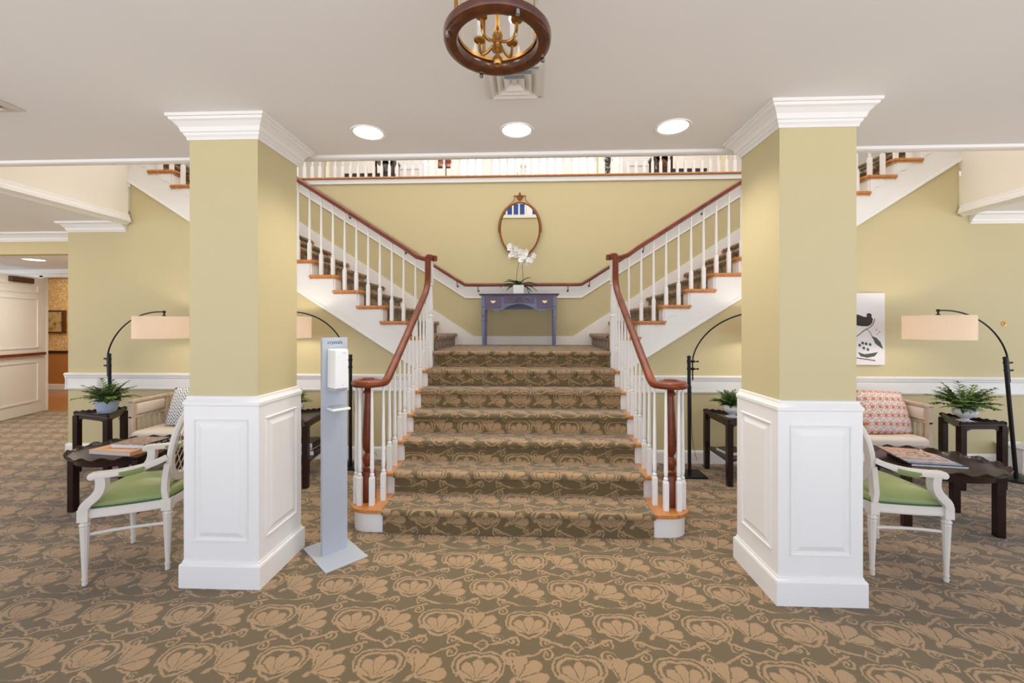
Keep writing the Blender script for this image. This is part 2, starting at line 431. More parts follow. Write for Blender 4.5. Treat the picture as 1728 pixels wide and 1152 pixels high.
# low ceiling of the lobby, and its continuation beyond the stairwell opening
mb = MB(); mb.box(-13, -1.3, CE, 8, YE, CE+0.14); mb.box(-13, YE, CE, -4.65, 5.15, CE+0.14); mb.box(4.63, YE, CE, 8, YF+0.02, CE+0.14)
struct(mb.build('ceiling', 'ceiling'))
struct(MB().box(-4.65, 0.6, 3.50, 4.63, YE-0.02, F2).build('floor', 'cream'))      # upstairs floor over the lobby
struct(MB().box(-9, 0.5, 6.12, 9, 10.2, 6.22).build('ceiling', 'ceiling'))
# fascia round the stairwell opening
struct(MB().box(-4.65, YE-0.02, CE+0.005, 4.63, YE, F2+0.06).build('wall_front', 'yellow'))
mb = MB(); mb.box(-4.65, YE, CE+0.02, -4.61, YF-0.02, F2+0.06); struct(mb.build('wall_left', 'cream'))
mb = MB(); mb.box(4.59, YE, CE+0.02, 4.63, YF-0.02, F2+0.06); struct(mb.build('wall_right', 'cream'))
def moulding_x(name, x0, x1, y, prof, mat='white'):   # prof in (y offset, z)
    m = MB(); m.loft([[(x, y+a, z) for a, z in prof] for x in (x0, x1)]); return struct(m.build(name, mat))
def moulding_y(name, y0, y1, x, prof, mat='white'):
    m = MB(); m.loft([[(x+a, y, z) for a, z in prof] for y in (y0, y1)]); return struct(m.build(name, mat))
# bead along the ceiling edge
moulding_x('trim_1', -13, 9, YE, [(-0.05, CE+0.0), (-0.045, CE-0.018), (-0.03, CE-0.024), (0.004, CE-0.024), (0.012, CE-0.01), (0.012, CE+0.05), (0.0, CE+0.05), (0.0, CE)])
bead = [(0, CE-0.035), (0.03, CE-0.035), (0.045, CE-0.02), (0.045, CE), (0.03, CE+0.01), (0.03, CE+0.035), (0.018, CE+0.05), (0.018, CE+0.08), (0, CE+0.09)]
moulding_y('trim_2', YE+0.014, YF-0.02, -4.61, [(a-0.04, z-0.0) if z < CE else (a, z) for a, z in bead])
moulding_y('trim_3', YE+0.014, YF-0.02, 4.59, [(-a+0.04, z) if z < CE else (-a, z) for a, z in bead])
# wall under the side flights: top follows the stringer
def zs(rel): return LZ+RI-0.46+0.638*(rel-1.01)          # bottom edge of the open stringer
def under_wall(name, sgn, outer, rel_out):
    pts = [(XC+sgn*1.02, 0), (outer, 0), (outer, CE if True else 0), (XC+sgn*rel_out, CE), (XC+sgn*rel_out, zs(rel_out)+0.05), (XC+sgn*1.02, zs(1.02)+0.05)]
    m = MB(); m.prism(pts, lambda a, b: (a, YF, b), lambda a, b: (a, YF+0.12, b)); return struct(m.build(name, 'yellow'))
under_wall('wall_back', -1, -5.34, 4.522)
under_wall('wall_back', 1, 7.6, 4.678)
# corner return of the left wall, with the header over the corridor mouth
struct(MB().box(-5.36, YF+0.001, 0, -5.22, 7.0, CE).build('wall_left', 'yellow'))
struct(MB().box(-13, 5.15, 2.43, -5.36, 5.27, CE).build('wall_back', 'yellow'))
struct(MB().box(-13, 5.27, 2.50, -5.36, 7.08, 2.58).build('ceiling', 'ceiling'))
# wall with the corridor doorway
m = MB(); m.box(-13, 7.08, 0, -8.66, 7.12, 2.6); m.box(-8.66, 7.08, 2.40, -6.4, 7.12, 2.6); m.box(-6.4, 7.08, 0, -5.36, 7.12, 2.6); struct(m.build('wall_back', 'white'))
m = MB(); m.box(-8.66, 7.05, 0, -8.585, 7.13, 2.40); m.box(-8.66, 7.05, 2.36, -6.4, 7.13, 2.44); struct(m.build('trim_4', 'white', bevel=0.006))
struct(MB().box(-13, 7.0, 2.42, -5.36, 7.08, 2.50).build('trim_5', 'white', bevel=0.01))
# parlour beyond: wallpaper above, ochre dado below
struct(MB().box(-13, 9.4, 0.92, -5.5, 9.5, 3.2).build('wall_back', 'wallpaper'))
struct(MB().box(-13, 9.38, 0.14, -5.5, 9.5, 0.88).build('wall_back', 'ochre'))
struct(MB().box(-13, 9.36, 0.86, -5.5, 9.5, 0.92).build('trim_6', 'dark'))
struct(MB().box(-13, 9.35, 0, -5.5, 9.5, 0.14).build('baseboard_back', 'white', bevel=0.01))
struct(MB().box(-13, 9.34, 2.62, -5.5, 9.5, 3.2).build('trim_7', 'ochre'))
struct(MB().box(-13, 7.22, 3.2, -5.5, 9.5, 3.25).build('ceiling', 'ochre'))
struct(MB().box(-13.1, 7.2, 0, -13, 9.5, 3.2).build('wall_left', 'wallpaper'))
struct(MB().box(-5.5, 7.2, 0, -5.4, 9.5, 3.2).build('wall_right', 'wallpaper'))
# wall behind the stairs
struct(MB().box(-6.3, YW, -0.0, 6.3, YW+0.12, F2).build('wall_back', 'yellow'))
struct(MB().box(-9, YW+0.121, F2-0.2, 9, 10.0, F2).build('floor', 'cream'))
# chair rail and baseboard on the walls under the stairs
cr = [(0, 0.765), (-0.012, 0.765), (-0.018, 0.775), (-0.02, 0.79), (-0.014, 0.795), (-0.014, 0.895), (-0.022, 0.905), (-0.026, 0.925), (-0.034, 0.932), (-0.036, 0.95), (-0.02, 0.958), (0, 0.958)]
moulding_x('trim_8', -5.375, -1.125, YF, cr)
moulding_x('trim_9', 0.95, 7.6, YF, cr)
bb = [(0, 0), (-0.018, 0), (-0.018, 0.115), (-0.012, 0.135), (-0.006, 0.14), (0, 0.14)]
moulding_x('baseboard_left', -5.36, -1.125, YF, bb); moulding_x('baseboard_right', 0.95, 7.6, YF, bb)
moulding_y('trim_10', YF-0.02, 7.0, -5.36, [(a, z) for a, z in cr]); moulding_y('baseboard_left', YF-0.016, 7.0, -5.36, bb)
# crown mouldings
crown = [(0, CE-0.11), (-0.008, CE-0.11), (-0.014, CE-0.095), (-0.022, CE-0.09), (-0.03, CE-0.065), (-0.06, CE-0.03), (-0.085, CE-0.02), (-0.09, CE), (0, CE)]
m = MB(); m.loft([[(x-(-a if k == 0 else 0)*(1), YF+a, z) for a, z in crown] for k, x in ((0, -5.34), (1, -4.655))])
struct(m.build('trim_11', 'white'))
moulding_x('trim_12', 4.70, 7.6, YF, crown); moulding_x('trim_13', -13, -5.36, 5.15, crown)
# ---- upstairs hall
m = MB(); m.box(-9, 9.9, F2, 9, 10.02, 6.12); struct(m.build('wall_back', 'cream'))
struct(MB().box(-9, 0.5, F2, -8.9, 10, 6.12).build('wall_left', 'cream')); struct(MB().box(8.9, 0.5, F2, 9, 10, 6.12).build('wall_right', 'cream'))
# upstairs windows in the far wall (bright) and opposite them (evening blue, seen in the mirror)
def window(name, cx, cz, wd, ht, y, face, mat, cols=3, rows=3):
    r = bpy.data.objects.new(name, None); sc.collection.objects.link(r); r.location = (cx, y, cz-ht/2); r['kind'] = 'structure'
    o = (cx, y, cz-ht/2); f = MB(o)
    for (a, b, c, d) in ((-wd/2-.07, -ht/2-.07, -wd/2, ht/2+.07), (wd/2, -ht/2-.07, wd/2+.07, ht/2+.07), (-wd/2, ht/2, wd/2, ht/2+.07), (-wd/2, -ht/2-.07, wd/2, -ht/2)):
        f.box(cx+a, y+(-.03 if face > 0 else -.0), cz+b, cx+c, y+(0 if face > 0 else .03), cz+d)
    for i in range(1, cols): x = cx-wd/2+wd*i/cols; f.box(x-.012, y-.022 if face > 0 else y, cz-ht/2, x+.012, y if face > 0 else y+.022, cz+ht/2)
    for i in range(1, rows): z = cz-ht/2+ht*i/rows; f.box(cx-wd/2, y-.022 if face > 0 else y, z-.012, cx+wd/2, y if face > 0 else y+.022, z+.012)
    f.build('window_frame', 'white', r)
    MB(o).box(cx-wd/2, y-(.008 if face > 0 else -.002), cz-ht/2, cx+wd/2, y-(.002 if face > 0 else -.008), cz+ht/2).build('window_pane', mat, r)
window('window_1', -0.02, 4.75, 1.5, 2.1, 9.9, 1, 'dayglow', 3, 3)
window('window_2', -1.35, 4.75, 0.5, 2.1, 9.9, 1, 'dayglow', 1, 3)
window('window_3', 1.35, 4.75, 0.5, 2.1, 9.9, 1, 'dayglow', 2, 3)
struct(MB().box(-4.65, 0.5, F2, 4.63, 0.6, 6.12).build('wall_front', 'cream'))
for i, (x, wd) in enumerate(((-1.9, 1.1), (-0.62, 1.1), (0.62, 1.1), (1.9, 1.1))):
    window('window_%d' % (4+i), x, 4.75, wd, 1.7, 0.6, -1, 'blueglass', 3, 3)
for x in (-4.28, 1.37, 3.98):   # yellow wall ends beyond the balustrade
    struct(MB().box(x-0.02, 8.6, F2, x+0.02+0.03, 8.75, 6.1).build('wall_back', 'yellow'))
# panelled columns upstairs
def up_col(x, lab):
    t = thing('column', lab, 'column', (x, 7.15, F2)); m = MB((x, 7.15, F2)); m.box(x-.25, 7.0, F2, x+.25, 7.5, 5.9); m.build('shaft', 'white', t)
    m = MB((x, 7.15, F2)); 
    for (a, b, c, d) in ((-.16, .52, .16, .54), (-.16, .72, .16, .74), (-.18, .15, -.16, .54), (.16, .15, .18, .54)): m.box(x+a, 6.985, F2+b, x+c, 7.0, F2+d)
    m.build('wainscot_panel', 'white', t); m = MB((x, 7.15, F2)); m.box(x-.27, 6.98, F2, x+.27, 7.5, F2+.1); m.build('baseboard', 'white', t)
up_col(-2.02, 'white panelled column upstairs behind the balustrade, left of the mirror')
up_col(1.80, 'white panelled column upstairs behind the balustrade, right of the mirror')
def console(x0, x1, tx0, tx1, lab):
    cx = (x0+x1)/2; t = thing('console_table', lab, 'table', (cx, 6.6, F2)); o = (cx, 6.6, F2)
    MB(o).box(x0, 6.45, F2+0.215, x1, 6.75, F2+0.262).build('lower_shelf', 'blackcover', t)
    MB(o).box(tx0, 6.45, F2+0.46, tx1, 6.75, F2+0.50).build('tabletop', 'dark', t)
    for x in (tx0+.02, tx1-.02):
        for y in (6.46, 6.70): MB(o).box(x-.012, y, F2, x+.012, y+.03, F2+.46).build('leg', 'dark', t)
console(-2.90, -2.10, -2.42, -2.10, 'dark table upstairs behind the balustrade, left side')
console(1.90, 2.70, 1.90, 2.20, 'dark table upstairs behind the balustrade, right side')
def urn(x, y, mat, lab, base=0.263):
    tag(MB((x, y, F2+base)).lathe([(0.05, F2+base), (0.055, F2+base+.02), (0.09, F2+base+.07), (0.105, F2+base+.13), (0.09, F2+base+.18), (0.06, F2+base+.20)], (x, y, 0), 20).build('urn', mat, smooth=True), lab, 'urn')
urn(-2.27, 6.6, 'vasegrey', 'grey patterned urn on the upstairs table, left of the panelled column')
urn(2.08, 6.6, 'vase', 'brown glazed urn on the upstairs table, right of the panelled column')
t = thing('picture_stand', 'orange printed picture on a dark post upstairs, left of centre behind the balustrade', 'sign', (-1.33, 6.6, F2))
MB((-1.33, 6.6, F2)).box(-1.35, 6.58, F2, -1.31, 6.62, F2+.38).build('post', 'dark', t)
MB((-1.33, 6.6, F2)).box(-1.44, 6.57, F2+.37, -1.22, 6.59, F2+.60).build('frame', 'dark', t)
MB((-1.33, 6.6, F2)).box(-1.425, 6.562, F2+.385, -1.235, 6.569, F2+.585).build('picture', 'red', t)
tag(MB((1.235, 6.6, F2)).box(1.165, 6.55, F2, 1.305, 6.65, F2+.75).build('printed_panel', 'zebra'), 'black and white printed panel upstairs, right of centre behind the balustrade', 'panel')
# pedestal with plant upstairs in the middle
t = thing('pedestal', 'white pedestal upstairs behind the middle of the balustrade', 'pedestal', (-0.09, 6.75, F2))
MB((-0.09, 6.75, F2)).sq([(.06, F2), (.06, F2+.03), (.042, F2+.05), (.042, F2+.34), (.055, F2+.37), (.055, F2+.38)], -0.09, 6.75).build('shaft', 'white', t)
t.children[0].name = 'shaft'
bowl = MB((-0.09, 6.75, F2+.38)).lathe([(.02, F2+.38), (.03, F2+.40), (.06, F2+.44), (.055, F2+.47)], (-0.09, 6.75, 0), 16).build('bowl', 'potwhite', smooth=True)
tag(bowl, 'small pale bowl on the white pedestal upstairs', 'bowl')

# ================================================================ STAIRCASE
stc = thing('staircase', 'carpeted double staircase with oak treads and white stringers rising left and right from a landing', 'staircase', (XC, Y0, 0))
O = (XC, Y0, 0)
def stair_profile(n, s0, z0, run, rise, t, nose=0.03, last=0.0):
    pts = [(s0-t, z0)]
    for k in range(n):
        s = s0+run*k; zt = z0+rise*(k+1)
        pts.append((s-t, zt-0.036))
        for a in range(0, 7):
            ang = -PI/2+PI*a/6
            pts.append((s-nose-0.012*math.cos(ang)*1.0-t*0.4+0.012*0, zt-0.016+t/2+(0.018)*math.sin(ang)))
        e = s0+run*(k+1)-t if k < n-1 else s0+run*k+last
        pts.append((e, zt+t))
    return pts
def strip(name, pts, f, w0, w1, parent, thick=0.010, segs=1):
    """carpet strip: polyline pts (s,z), f(s,z,w)->point, from w0 to w1"""
    bm = bmesh.new(); l = bm.loops.layers.uv.new('UVMap'); o = Vector(O); d = 0.0; ds = [0.0]
    for i in range(1, len(pts)): d += math.hypot(pts[i][0]-pts[i-1][0], pts[i][1]-pts[i-1][1]); ds.append(d)
    A = [bm.verts.new(Vector(f(s, z, w0))-o) for s, z in pts]; B = [bm.verts.new(Vector(f(s, z, w1))-o) for s, z in pts]
    for i in range(len(pts)-1):
        try: fc = bm.faces.new((A[i], B[i], B[i+1], A[i+1]))
        except ValueError: continue
        for lp, (uu, vv) in zip(fc.loops, ((w0, ds[i]), (w1, ds[i]), (w1, ds[i+1]), (w0, ds[i+1]))): lp[l].uv = (uu, vv)
    me = bpy.data.meshes.new(name); bm.to_mesh(me); bm.free(); ob = bpy.data.objects.new(name, me); sc.collection.objects.link(ob)
    me.materials.append(M['carpet']); ob.parent = parent
    so = ob.modifiers.new('thickness', 'SOLIDIFY'); so.thickness = thick; so.offset = 0
    return ob
CW = 0.97
pm = stair_profile(7, Y0-0.004, 0, RUN, RI, 0.008, last=YW-0.02-(Y0+6*RUN))
strip('carpet_runner', pm, lambda s, z, w: (XC+w, s, z), -CW, CW, stc)
# landing side pieces of carpet, from the runner to the first side risers
ps = stair_profile(14, 1.01, LZ, RUN, RI, 0.008, last=0.6)
for sg in (-1, 1):
    strip('carpet_runner', [(0.968, LZ+0.008)]+ps, lambda s, z, w: (XC+sg*s, w, z), YF+0.13, YW-0.10, stc)
# bullnose first step: oak tread over white riser
def bull(r, z0, z1, ext=0.0):
    pts = []; half = 1.09+0.0; yc = Y0+r-0.0
    for a in range(0, 13): an = -PI/2+PI*a/12; pts.append((XC+half+(r+ext)*math.cos(an), yc+(r+ext)*math.sin(an)))
    pts += [(XC+0.98, yc+r+ext), (XC-0.98, yc+r+ext)]
    for a in range(0, 13): an = PI/2+PI*a/12; pts.append((XC-half+(r+ext)*math.cos(an), yc+(r+ext)*math.sin(an)))
    m = MB(O); m.prism(pts, lambda x, y: (x, y, z0), lambda x, y: (x, y, z1)); return m
bull(0.142, 0, RI-0.03).build('riser', 'white', stc, smooth=True)
bull(0.142, RI-0.03, RI, 0.028).build('tread', 'oak', stc, bevel=0.008)
for k in range(1, 7):
    y = Y0+RUN*k; z = RI*(k+1)
    MB(O).box(XC-1.035, y, RI*k, XC+1.035, y+0.02, z-0.03 if k < 6 else z).build('riser', 'white', stc)
    if k < 6: MB(O).box(XC-1.062, y-0.03, z-0.03, XC+1.062, y+RUN, z).build('tread', 'oak', stc, bevel=0.008)
for sg in (-1, 1):   # side stringers of the main flight
    pts = [(Y0+0.2, 0)]; pts += [(Y0+RUN, 0)] if False else []
    pts = [(Y0+0.22, 0), (YF, 0), (YF, LZ-0.03)]
    for k in range(6, 0, -1): y = Y0+RUN*k+0.006; pts += [(y, RI*(k+1)-0.03), (y, RI*k-0.03)]
    pts += [(Y0+0.22, RI-0.03)]
    MB(O).prism(pts, lambda a, b: (XC+sg*1.005, a, b), lambda a, b: (XC+sg*1.034, a, b)).build('stringer', 'white', stc)
# landing slab under the carpet
MB(O).box(XC-1.05, Y0+6*RUN+0.012, LZ-0.14, XC+1.05, YW-0.001, LZ).build('landing', 'oak', stc)
# side flights
for sg in (-1, 1):
    X = lambda rel: XC+sg*rel
    pts = [(0.99, LZ-0.30), (0.99, LZ)]
    for j in range(1, 15): x = 1.01+RUN*(j-1); pts += [(x, LZ+RI*(j-1)), (x, LZ+RI*j-0.03)]
    xe = 4.522 if sg < 0 else 4.678
    pts += [(xe, F2-0.03), (xe, zs(xe))]; pts += [(1.0, zs(1.0))]
    pts = pts[1:]
    MB(O).prism(pts, lambda a, b: (X(a), YF-0.02, b), lambda a, b: (X(a), YF+0.03, b)).build('stringer', 'white', stc)
    q = [(1.0, zs(1.0)), (xe, zs(xe))]   # trim along the lower edge
    MB(O).loft([[(X(a), YF-0.032, b-0.004), (X(a), YF-0.02, b-0.01), (X(a), YF-0.02, b+0.03), (X(a), YF-0.028, b+0.026)] for a, b in q]).build('edge_moulding', 'white', stc)
    for j in range(1, 15):
        x = 1.01+RUN*(j-1); z = LZ+RI*j
        a, b = sorted((X(x), X(x+0.018))); MB(O).box(a, YF+0.031, z-RI, b, YW-0.001, z-0.03).build('riser', 'white', stc)
        if j < 14:   # tread with mitred return
            p = [(x-0.03, YF-0.005), (x-0.005, YF-0.048), (x+RUN+0.012, YF-0.048), (x+RUN+0.042, YF-0.02), (x+RUN, YF-0.018), (x+RUN, YW-0.001), (x-0.03, YW-0.001)]
            MB(O).prism(p, lambda c, d: (X(c), d, z-0.026), lambda c, d: (X(c), d, z)).build('tread', 'oak', stc, bevel=0.006)
            cv = [(x-0.018, YF-0.005), (x+0.002, YF-0.036), (x+RUN+0.010, YF-0.036), (x+RUN+0.026, YF-0.021), (x+RUN-0.01, YF-0.019), (x-0.001, YF-0.019), (x-0.001, YW-0.002), (x-0.018, YW-0.002)]
            MB(O).prism(cv, lambda c, d: (X(c), d, z-0.044), lambda c, d: (X(c), d, z-0.026)).build('tread_moulding', 'oak', stc)
            br = [(x+0.02, z-0.03), (x+RUN+0.02, z-0.03), (x+RUN+0.02, z-0.036), (x+RUN-0.03, z-0.05), (x+RUN-0.055, z-0.045), (x+RUN-0.075, z-0.055), (x+RUN-0.09, z-0.045), (x+RUN-0.115, z-0.065), (x+RUN-0.15, z-0.115), (x+0.06, z-0.13), (x+0.02, z-0.165)]
            MB(O).prism(br, lambda c, d: (X(c), YF-0.030, d), lambda c, d: (X(c), YF-0.02, d)).build('stair_bracket', 'white', stc)
    # skirting board stepping up the back wall
    sk = [(0.80, LZ+0.008), (0.80, LZ+0.14), (0.96, LZ+0.185+0.0), (xe, LZ+0.185+0.638*(xe-0.96)+0.09), (xe, LZ+0.185+0.638*(xe-0.96)-0.5), (1.2, LZ)]
    sk = [(0.74, LZ), (0.74, LZ+0.14), (xe, LZ+0.14+0.638*(xe-0.74)+0.06), (xe, LZ+0.0+0.638*(xe-1.25)), (1.2, LZ)]
    MB(O).prism(sk, lambda a, b: (X(a), YW-0.02, b), lambda a, b: (X(a), YW-0.001, b)).build('skirting', 'white', stc)
MB(O).prism([(-0.74, LZ), (0.74, LZ), (0.74, LZ+0.14), (-0.74, LZ+0.14)], lambda a, b: (XC+a, YW-0.02, b), lambda a, b: (XC+a, YW-0.001, b)).build('skirting', 'white', stc)

# ================================================================ RAILINGS
RP = [(-0.030, -0.012), (-0.024, -0.024), (0.024, -0.024), (0.030, -0.012), (0.032, 0.004), (0.026, 0.018), (0.012, 0.026), (-0.012, 0.026), (-0.026, 0.018), (-0.032, 0.004)]
def baluster(parent, org, x, y, z0, z1, blk=0.20):
    m = MB(org); h = 0.0175
    m.sq([(h, z0), (h, z0+blk), (h*0.72, z0+blk+0.014)], x, y)
    zz = z0+blk+0.014
    m.lathe([(0.011, zz-0.002), (0.0165, zz+0.008), (0.0165, zz+0.016), (0.010, zz+0.024), (0.013, zz+0.036), (0.0155, zz+0.06), (0.0145, zz+0.12), (0.0085, z1)], (x, y, 0), 10)
    return m.build('baluster', 'white', parent)
def railing(sg, lab):
    nx, ny = XC+sg*1.135, 3.135
    o = (nx, ny, RI); t = thing('stair_railing', lab, 'railing', o); X = lambda rel: XC+sg*rel
    # volute + main rail
    path = []; sc_ = []
    N = 40
    for i in range(N+1):
        u = i/N; ang = -2.6*PI*(1-u); r = 0.040+0.072*u
        path.append((nx - sg*r*math.cos(ang), ny+r*math.sin(ang), 1.070)); sc_.append(1)
    path = path[:-1]; sc_ = sc_[:-1]
    xr = X(1.023)
    ez = lambda y: 1.120+0.638*(y-3.30)
    path += [(xr, 3.14, 1.070), (xr, 3.18, 1.072), (xr, 3.22, 1.080), (xr, 3.26, 1.098), (xr, 3.30, 1.122)]
    path += [(xr, y, ez(y)) for y in (3.5, 3.8, 4.1, 4.35, 4.45)]
    path += [(xr, 4.50, 1.91), (xr, 4.535, 1.96), (xr, 4.553, 2.02), (xr, 4.556, 2.10), (xr, 4.556, 2.20), (xr, 4.556, 2.262)]
    m = MB(o); m.sweep(path, RP)
    m.lathe([(0.044, 1.05), (0.046, 1.098), (0.042, 1.106), (0.0, 1.110)], (nx, ny, 0), 20, caps=False)
    m.build('handrail', 'mahogany', t, smooth=True)
    # landing newel (white) with dark cap and the upper rail
    lx, ly = X(1.012), 4.615
    m = MB(o); m.sq([(0.034, RI*6), (0.034, RI*6+0.56)], lx, ly)
    zz = RI*6+0.56
    m.lathe([(0.026, zz), (0.034, zz+0.01), (0.034, zz+0.02), (0.024, zz+0.035), (0.030, zz+0.05), (0.034, zz+0.10), (0.030, zz+0.2), (0.024, zz+0.35), (0.034, zz+0.36), (0.034, zz+0.375), (0.026, zz+0.39)], (lx, ly, 0), 16)
    m.sq([(0.032, zz+0.39), (0.032, 2.235)], lx, ly); m.build('newel_post', 'white', t, smooth=True)
    m = MB(o); m.lathe([(0.036, 2.222), (0.044, 2.235), (0.044, 2.275), (0.036, 2.290), (0.0, 2.294)], (lx, ly-0.02, 0), 16, caps=False)
    m.lathe([(0.0, 2.22), (0.022, 2.222), (0.026, 2.24), (0.026, 2.272), (0.018, 2.284), (0, 2.286)], (lx-sg*0.055, ly, 0), 12, caps=False); m.build('newel_cap', 'mahogany', t, smooth=True)
    n0 = lambda rel: LZ+RI+0.638*(rel-1.01)+0.80
    up = [(X(1.02), YF+0.015, 2.255), (X(1.06), YF+0.015, 2.252), (X(1.11), YF+0.015, 2.262), (X(1.18), YF+0.015, n0(1.18)-0.01), (X(1.28), YF+0.015, n0(1.28))]+[(X(r), YF+0.015, n0(r)) for r in (1.6, 2.2, 2.8, 3.4, 4.0, 4.5)]
    m = MB(o); m.sweep(up, RP); m.build('handrail', 'mahogany', t, smooth=True)
    # wooden newel
    m = MB(o); m.sq([(0.046, RI), (0.046, RI+0.215), (0.036, RI+0.23)], nx, ny)
    z = RI+0.23
    m.lathe([(0.034, z-0.003), (0.040, z+0.012), (0.042, z+0.024), (0.034, z+0.036), (0.026, z+0.042), (0.034, z+0.052), (0.040, z+0.075), (0.041, z+0.10), (0.033, z+0.125), (0.024, z+0.132), (0.024, z+0.142), (0.033, z+0.155), (0.040, z+0.18), (0.041, z+0.24), (0.034, z+0.42), (0.027, z+0.58), (0.026, z+0.585), (0.036, z+0.590), (0.037, z+0.602), (0.030, z+0.61), (0.024, z+0.64), (0.022, 1.052)], (nx, ny, 0), 24)
    m.build('newel_post', 'mahogany', t, smooth=True)
    # balusters
    for (rel, y) in ((1.205, 3.085), (1.168, 3.055), (1.075, 3.055), (1.205, 3.19), (1.023, 3.15)): baluster(t, o, X(rel), y, RI, 1.050)
    for k in range(2, 7):
        y0 = Y0+RUN*(k-1)
        for dy in (0.018, 0.153): baluster(t, o, xr, y0+dy, RI*k, ez(y0+dy)-0.025 if y0+dy > 3.27 else 1.075, 0.20)
    for j in range(1, 14):
        x0 = 1.01+RUN*(j-1)
        for dx in (0.045, 0.180):
            if j == 1 and dx < 0.1: continue
            baluster(t, o, X(x0+dx), YF+0.015, LZ+RI*j, n0(x0+dx)-0.022, 0.19+0.04*(dx > 0.1))
    return t
railing(-1, 'left mahogany stair railing with volute, wooden newel and white balusters')
railing(1, 'right mahogany stair railing with volute, wooden newel and white balusters')
# wall handrail on the back wall, backed by a white board
t = thing('wall_handrail', 'mahogany wall handrail along the landing wall behind the blue table', 'handrail', (XC, YW, LZ+0.8)); o = (XC, YW, LZ+0.8)
hz = 2.105; fl = 0.86
def hrz(rel): return hz+max(0, 0.638*(rel-fl))
pth = []
for rel in [-4.4, -3.5, -2.5, -1.6, -1.2, -0.98, -0.90, -0.86, -0.80, -0.7, 0, 0.7, 0.80, 0.86, 0.90, 0.98, 1.2, 1.6, 2.5, 3.5, 4.4]: pth.append((XC+rel, YW-0.075, hrz(abs(rel))+(0.006 if 0.84 < abs(rel) < 0.92 else 0)))
m = MB(o); m.sweep(pth, [(a*0.8, b*0.9) for a, b in RP]); m.build('rail', 'mahogany', t, smooth=True)
for rel in (-3.6, -2.6, -1.75, -0.97, -0.66, 0.66, 0.97, 1.75, 2.6, 3.6):
    x = XC+rel; z = hrz(abs(rel)); m = MB(o)
    m.tube([(x, YW-0.012, z-0.085), (x, YW-0.05, z-0.08), (x, YW-0.072, z-0.05), (x, YW-0.075, z-0.02)], 0.006, 6); m.lathe([(0.016, 0), (0.016, 0.004)], (x, YW-0.013, z-0.085), 10, mat=Matrix.Rotation(PI/2, 4, 'X')); m.build('bracket', 'closer', t)
def board(x0, x1):
    def pr(a): zc = hrz(abs(a)); return [(XC+a, YW-0.001, zc-0.195), (XC+a, YW-0.012, zc-0.195), (XC+a, YW-0.016, zc-0.185), (XC+a, YW-0.010, zc-0.17), (XC+a, YW-0.010, zc-0.02), (XC+a, YW-0.016, zc-0.01), (XC+a, YW-0.001, zc-0.005)]
    rs = [x0]+[q for q in (-0.86, 0.86) if x0 < q < x1]+[x1]
    m = MB(); m.loft([pr(a) for a in rs]); struct(m.build('trim_14', 'white'))
board(-4.5, 4.6)
# balcony curb and balustrade
struct(MB().box(-6.3, YW-0.02, F2+0.0, 6.3, YW+0.16, F2+0.075).build('trim_15', 'white', bevel=0.008))
struct(MB().box(-6.3, YW-0.045, F2+0.075, 6.3, YW+0.17, F2+0.10).build('trim_16', 'oak', bevel=0.008))
struct(MB().box(-4.65, YE-0.1, F2+0.03, 4.63, YE+0.02, F2+0.10).build('trim_17', 'white'))
def balcony(y, x0, x1, zb, lab, sp=0.1195):
    t = thing('balcony_railing', lab, 'railing', ((x0+x1)/2, y, zb)); o = ((x0+x1)/2, y, zb)
    MB(o).box(x0, y-.03, zb+0.86, x1, y+.03, zb+0.91).build('handrail', 'mahogany', t, bevel=0.01)
    n = int((x1-x0)/sp); first = None
    for i in range(n+1):
        x = x0+i*sp
        if first is None: first = baluster(t, o, x, y, zb, zb+0.86, 0.19); bx = x
        else: c = first.copy(); sc.collection.objects.link(c); c.location.x = x-bx
    return t
balcony(YW+0.06, -3.55, 3.55, F2+0.10, 'white upstairs balustrade above the yellow landing wall')
balcony(YE-0.05, -2.6, 2.6, F2+0.10, 'white upstairs balustrade over the lobby edge, seen only in the oval mirror', 0.14)

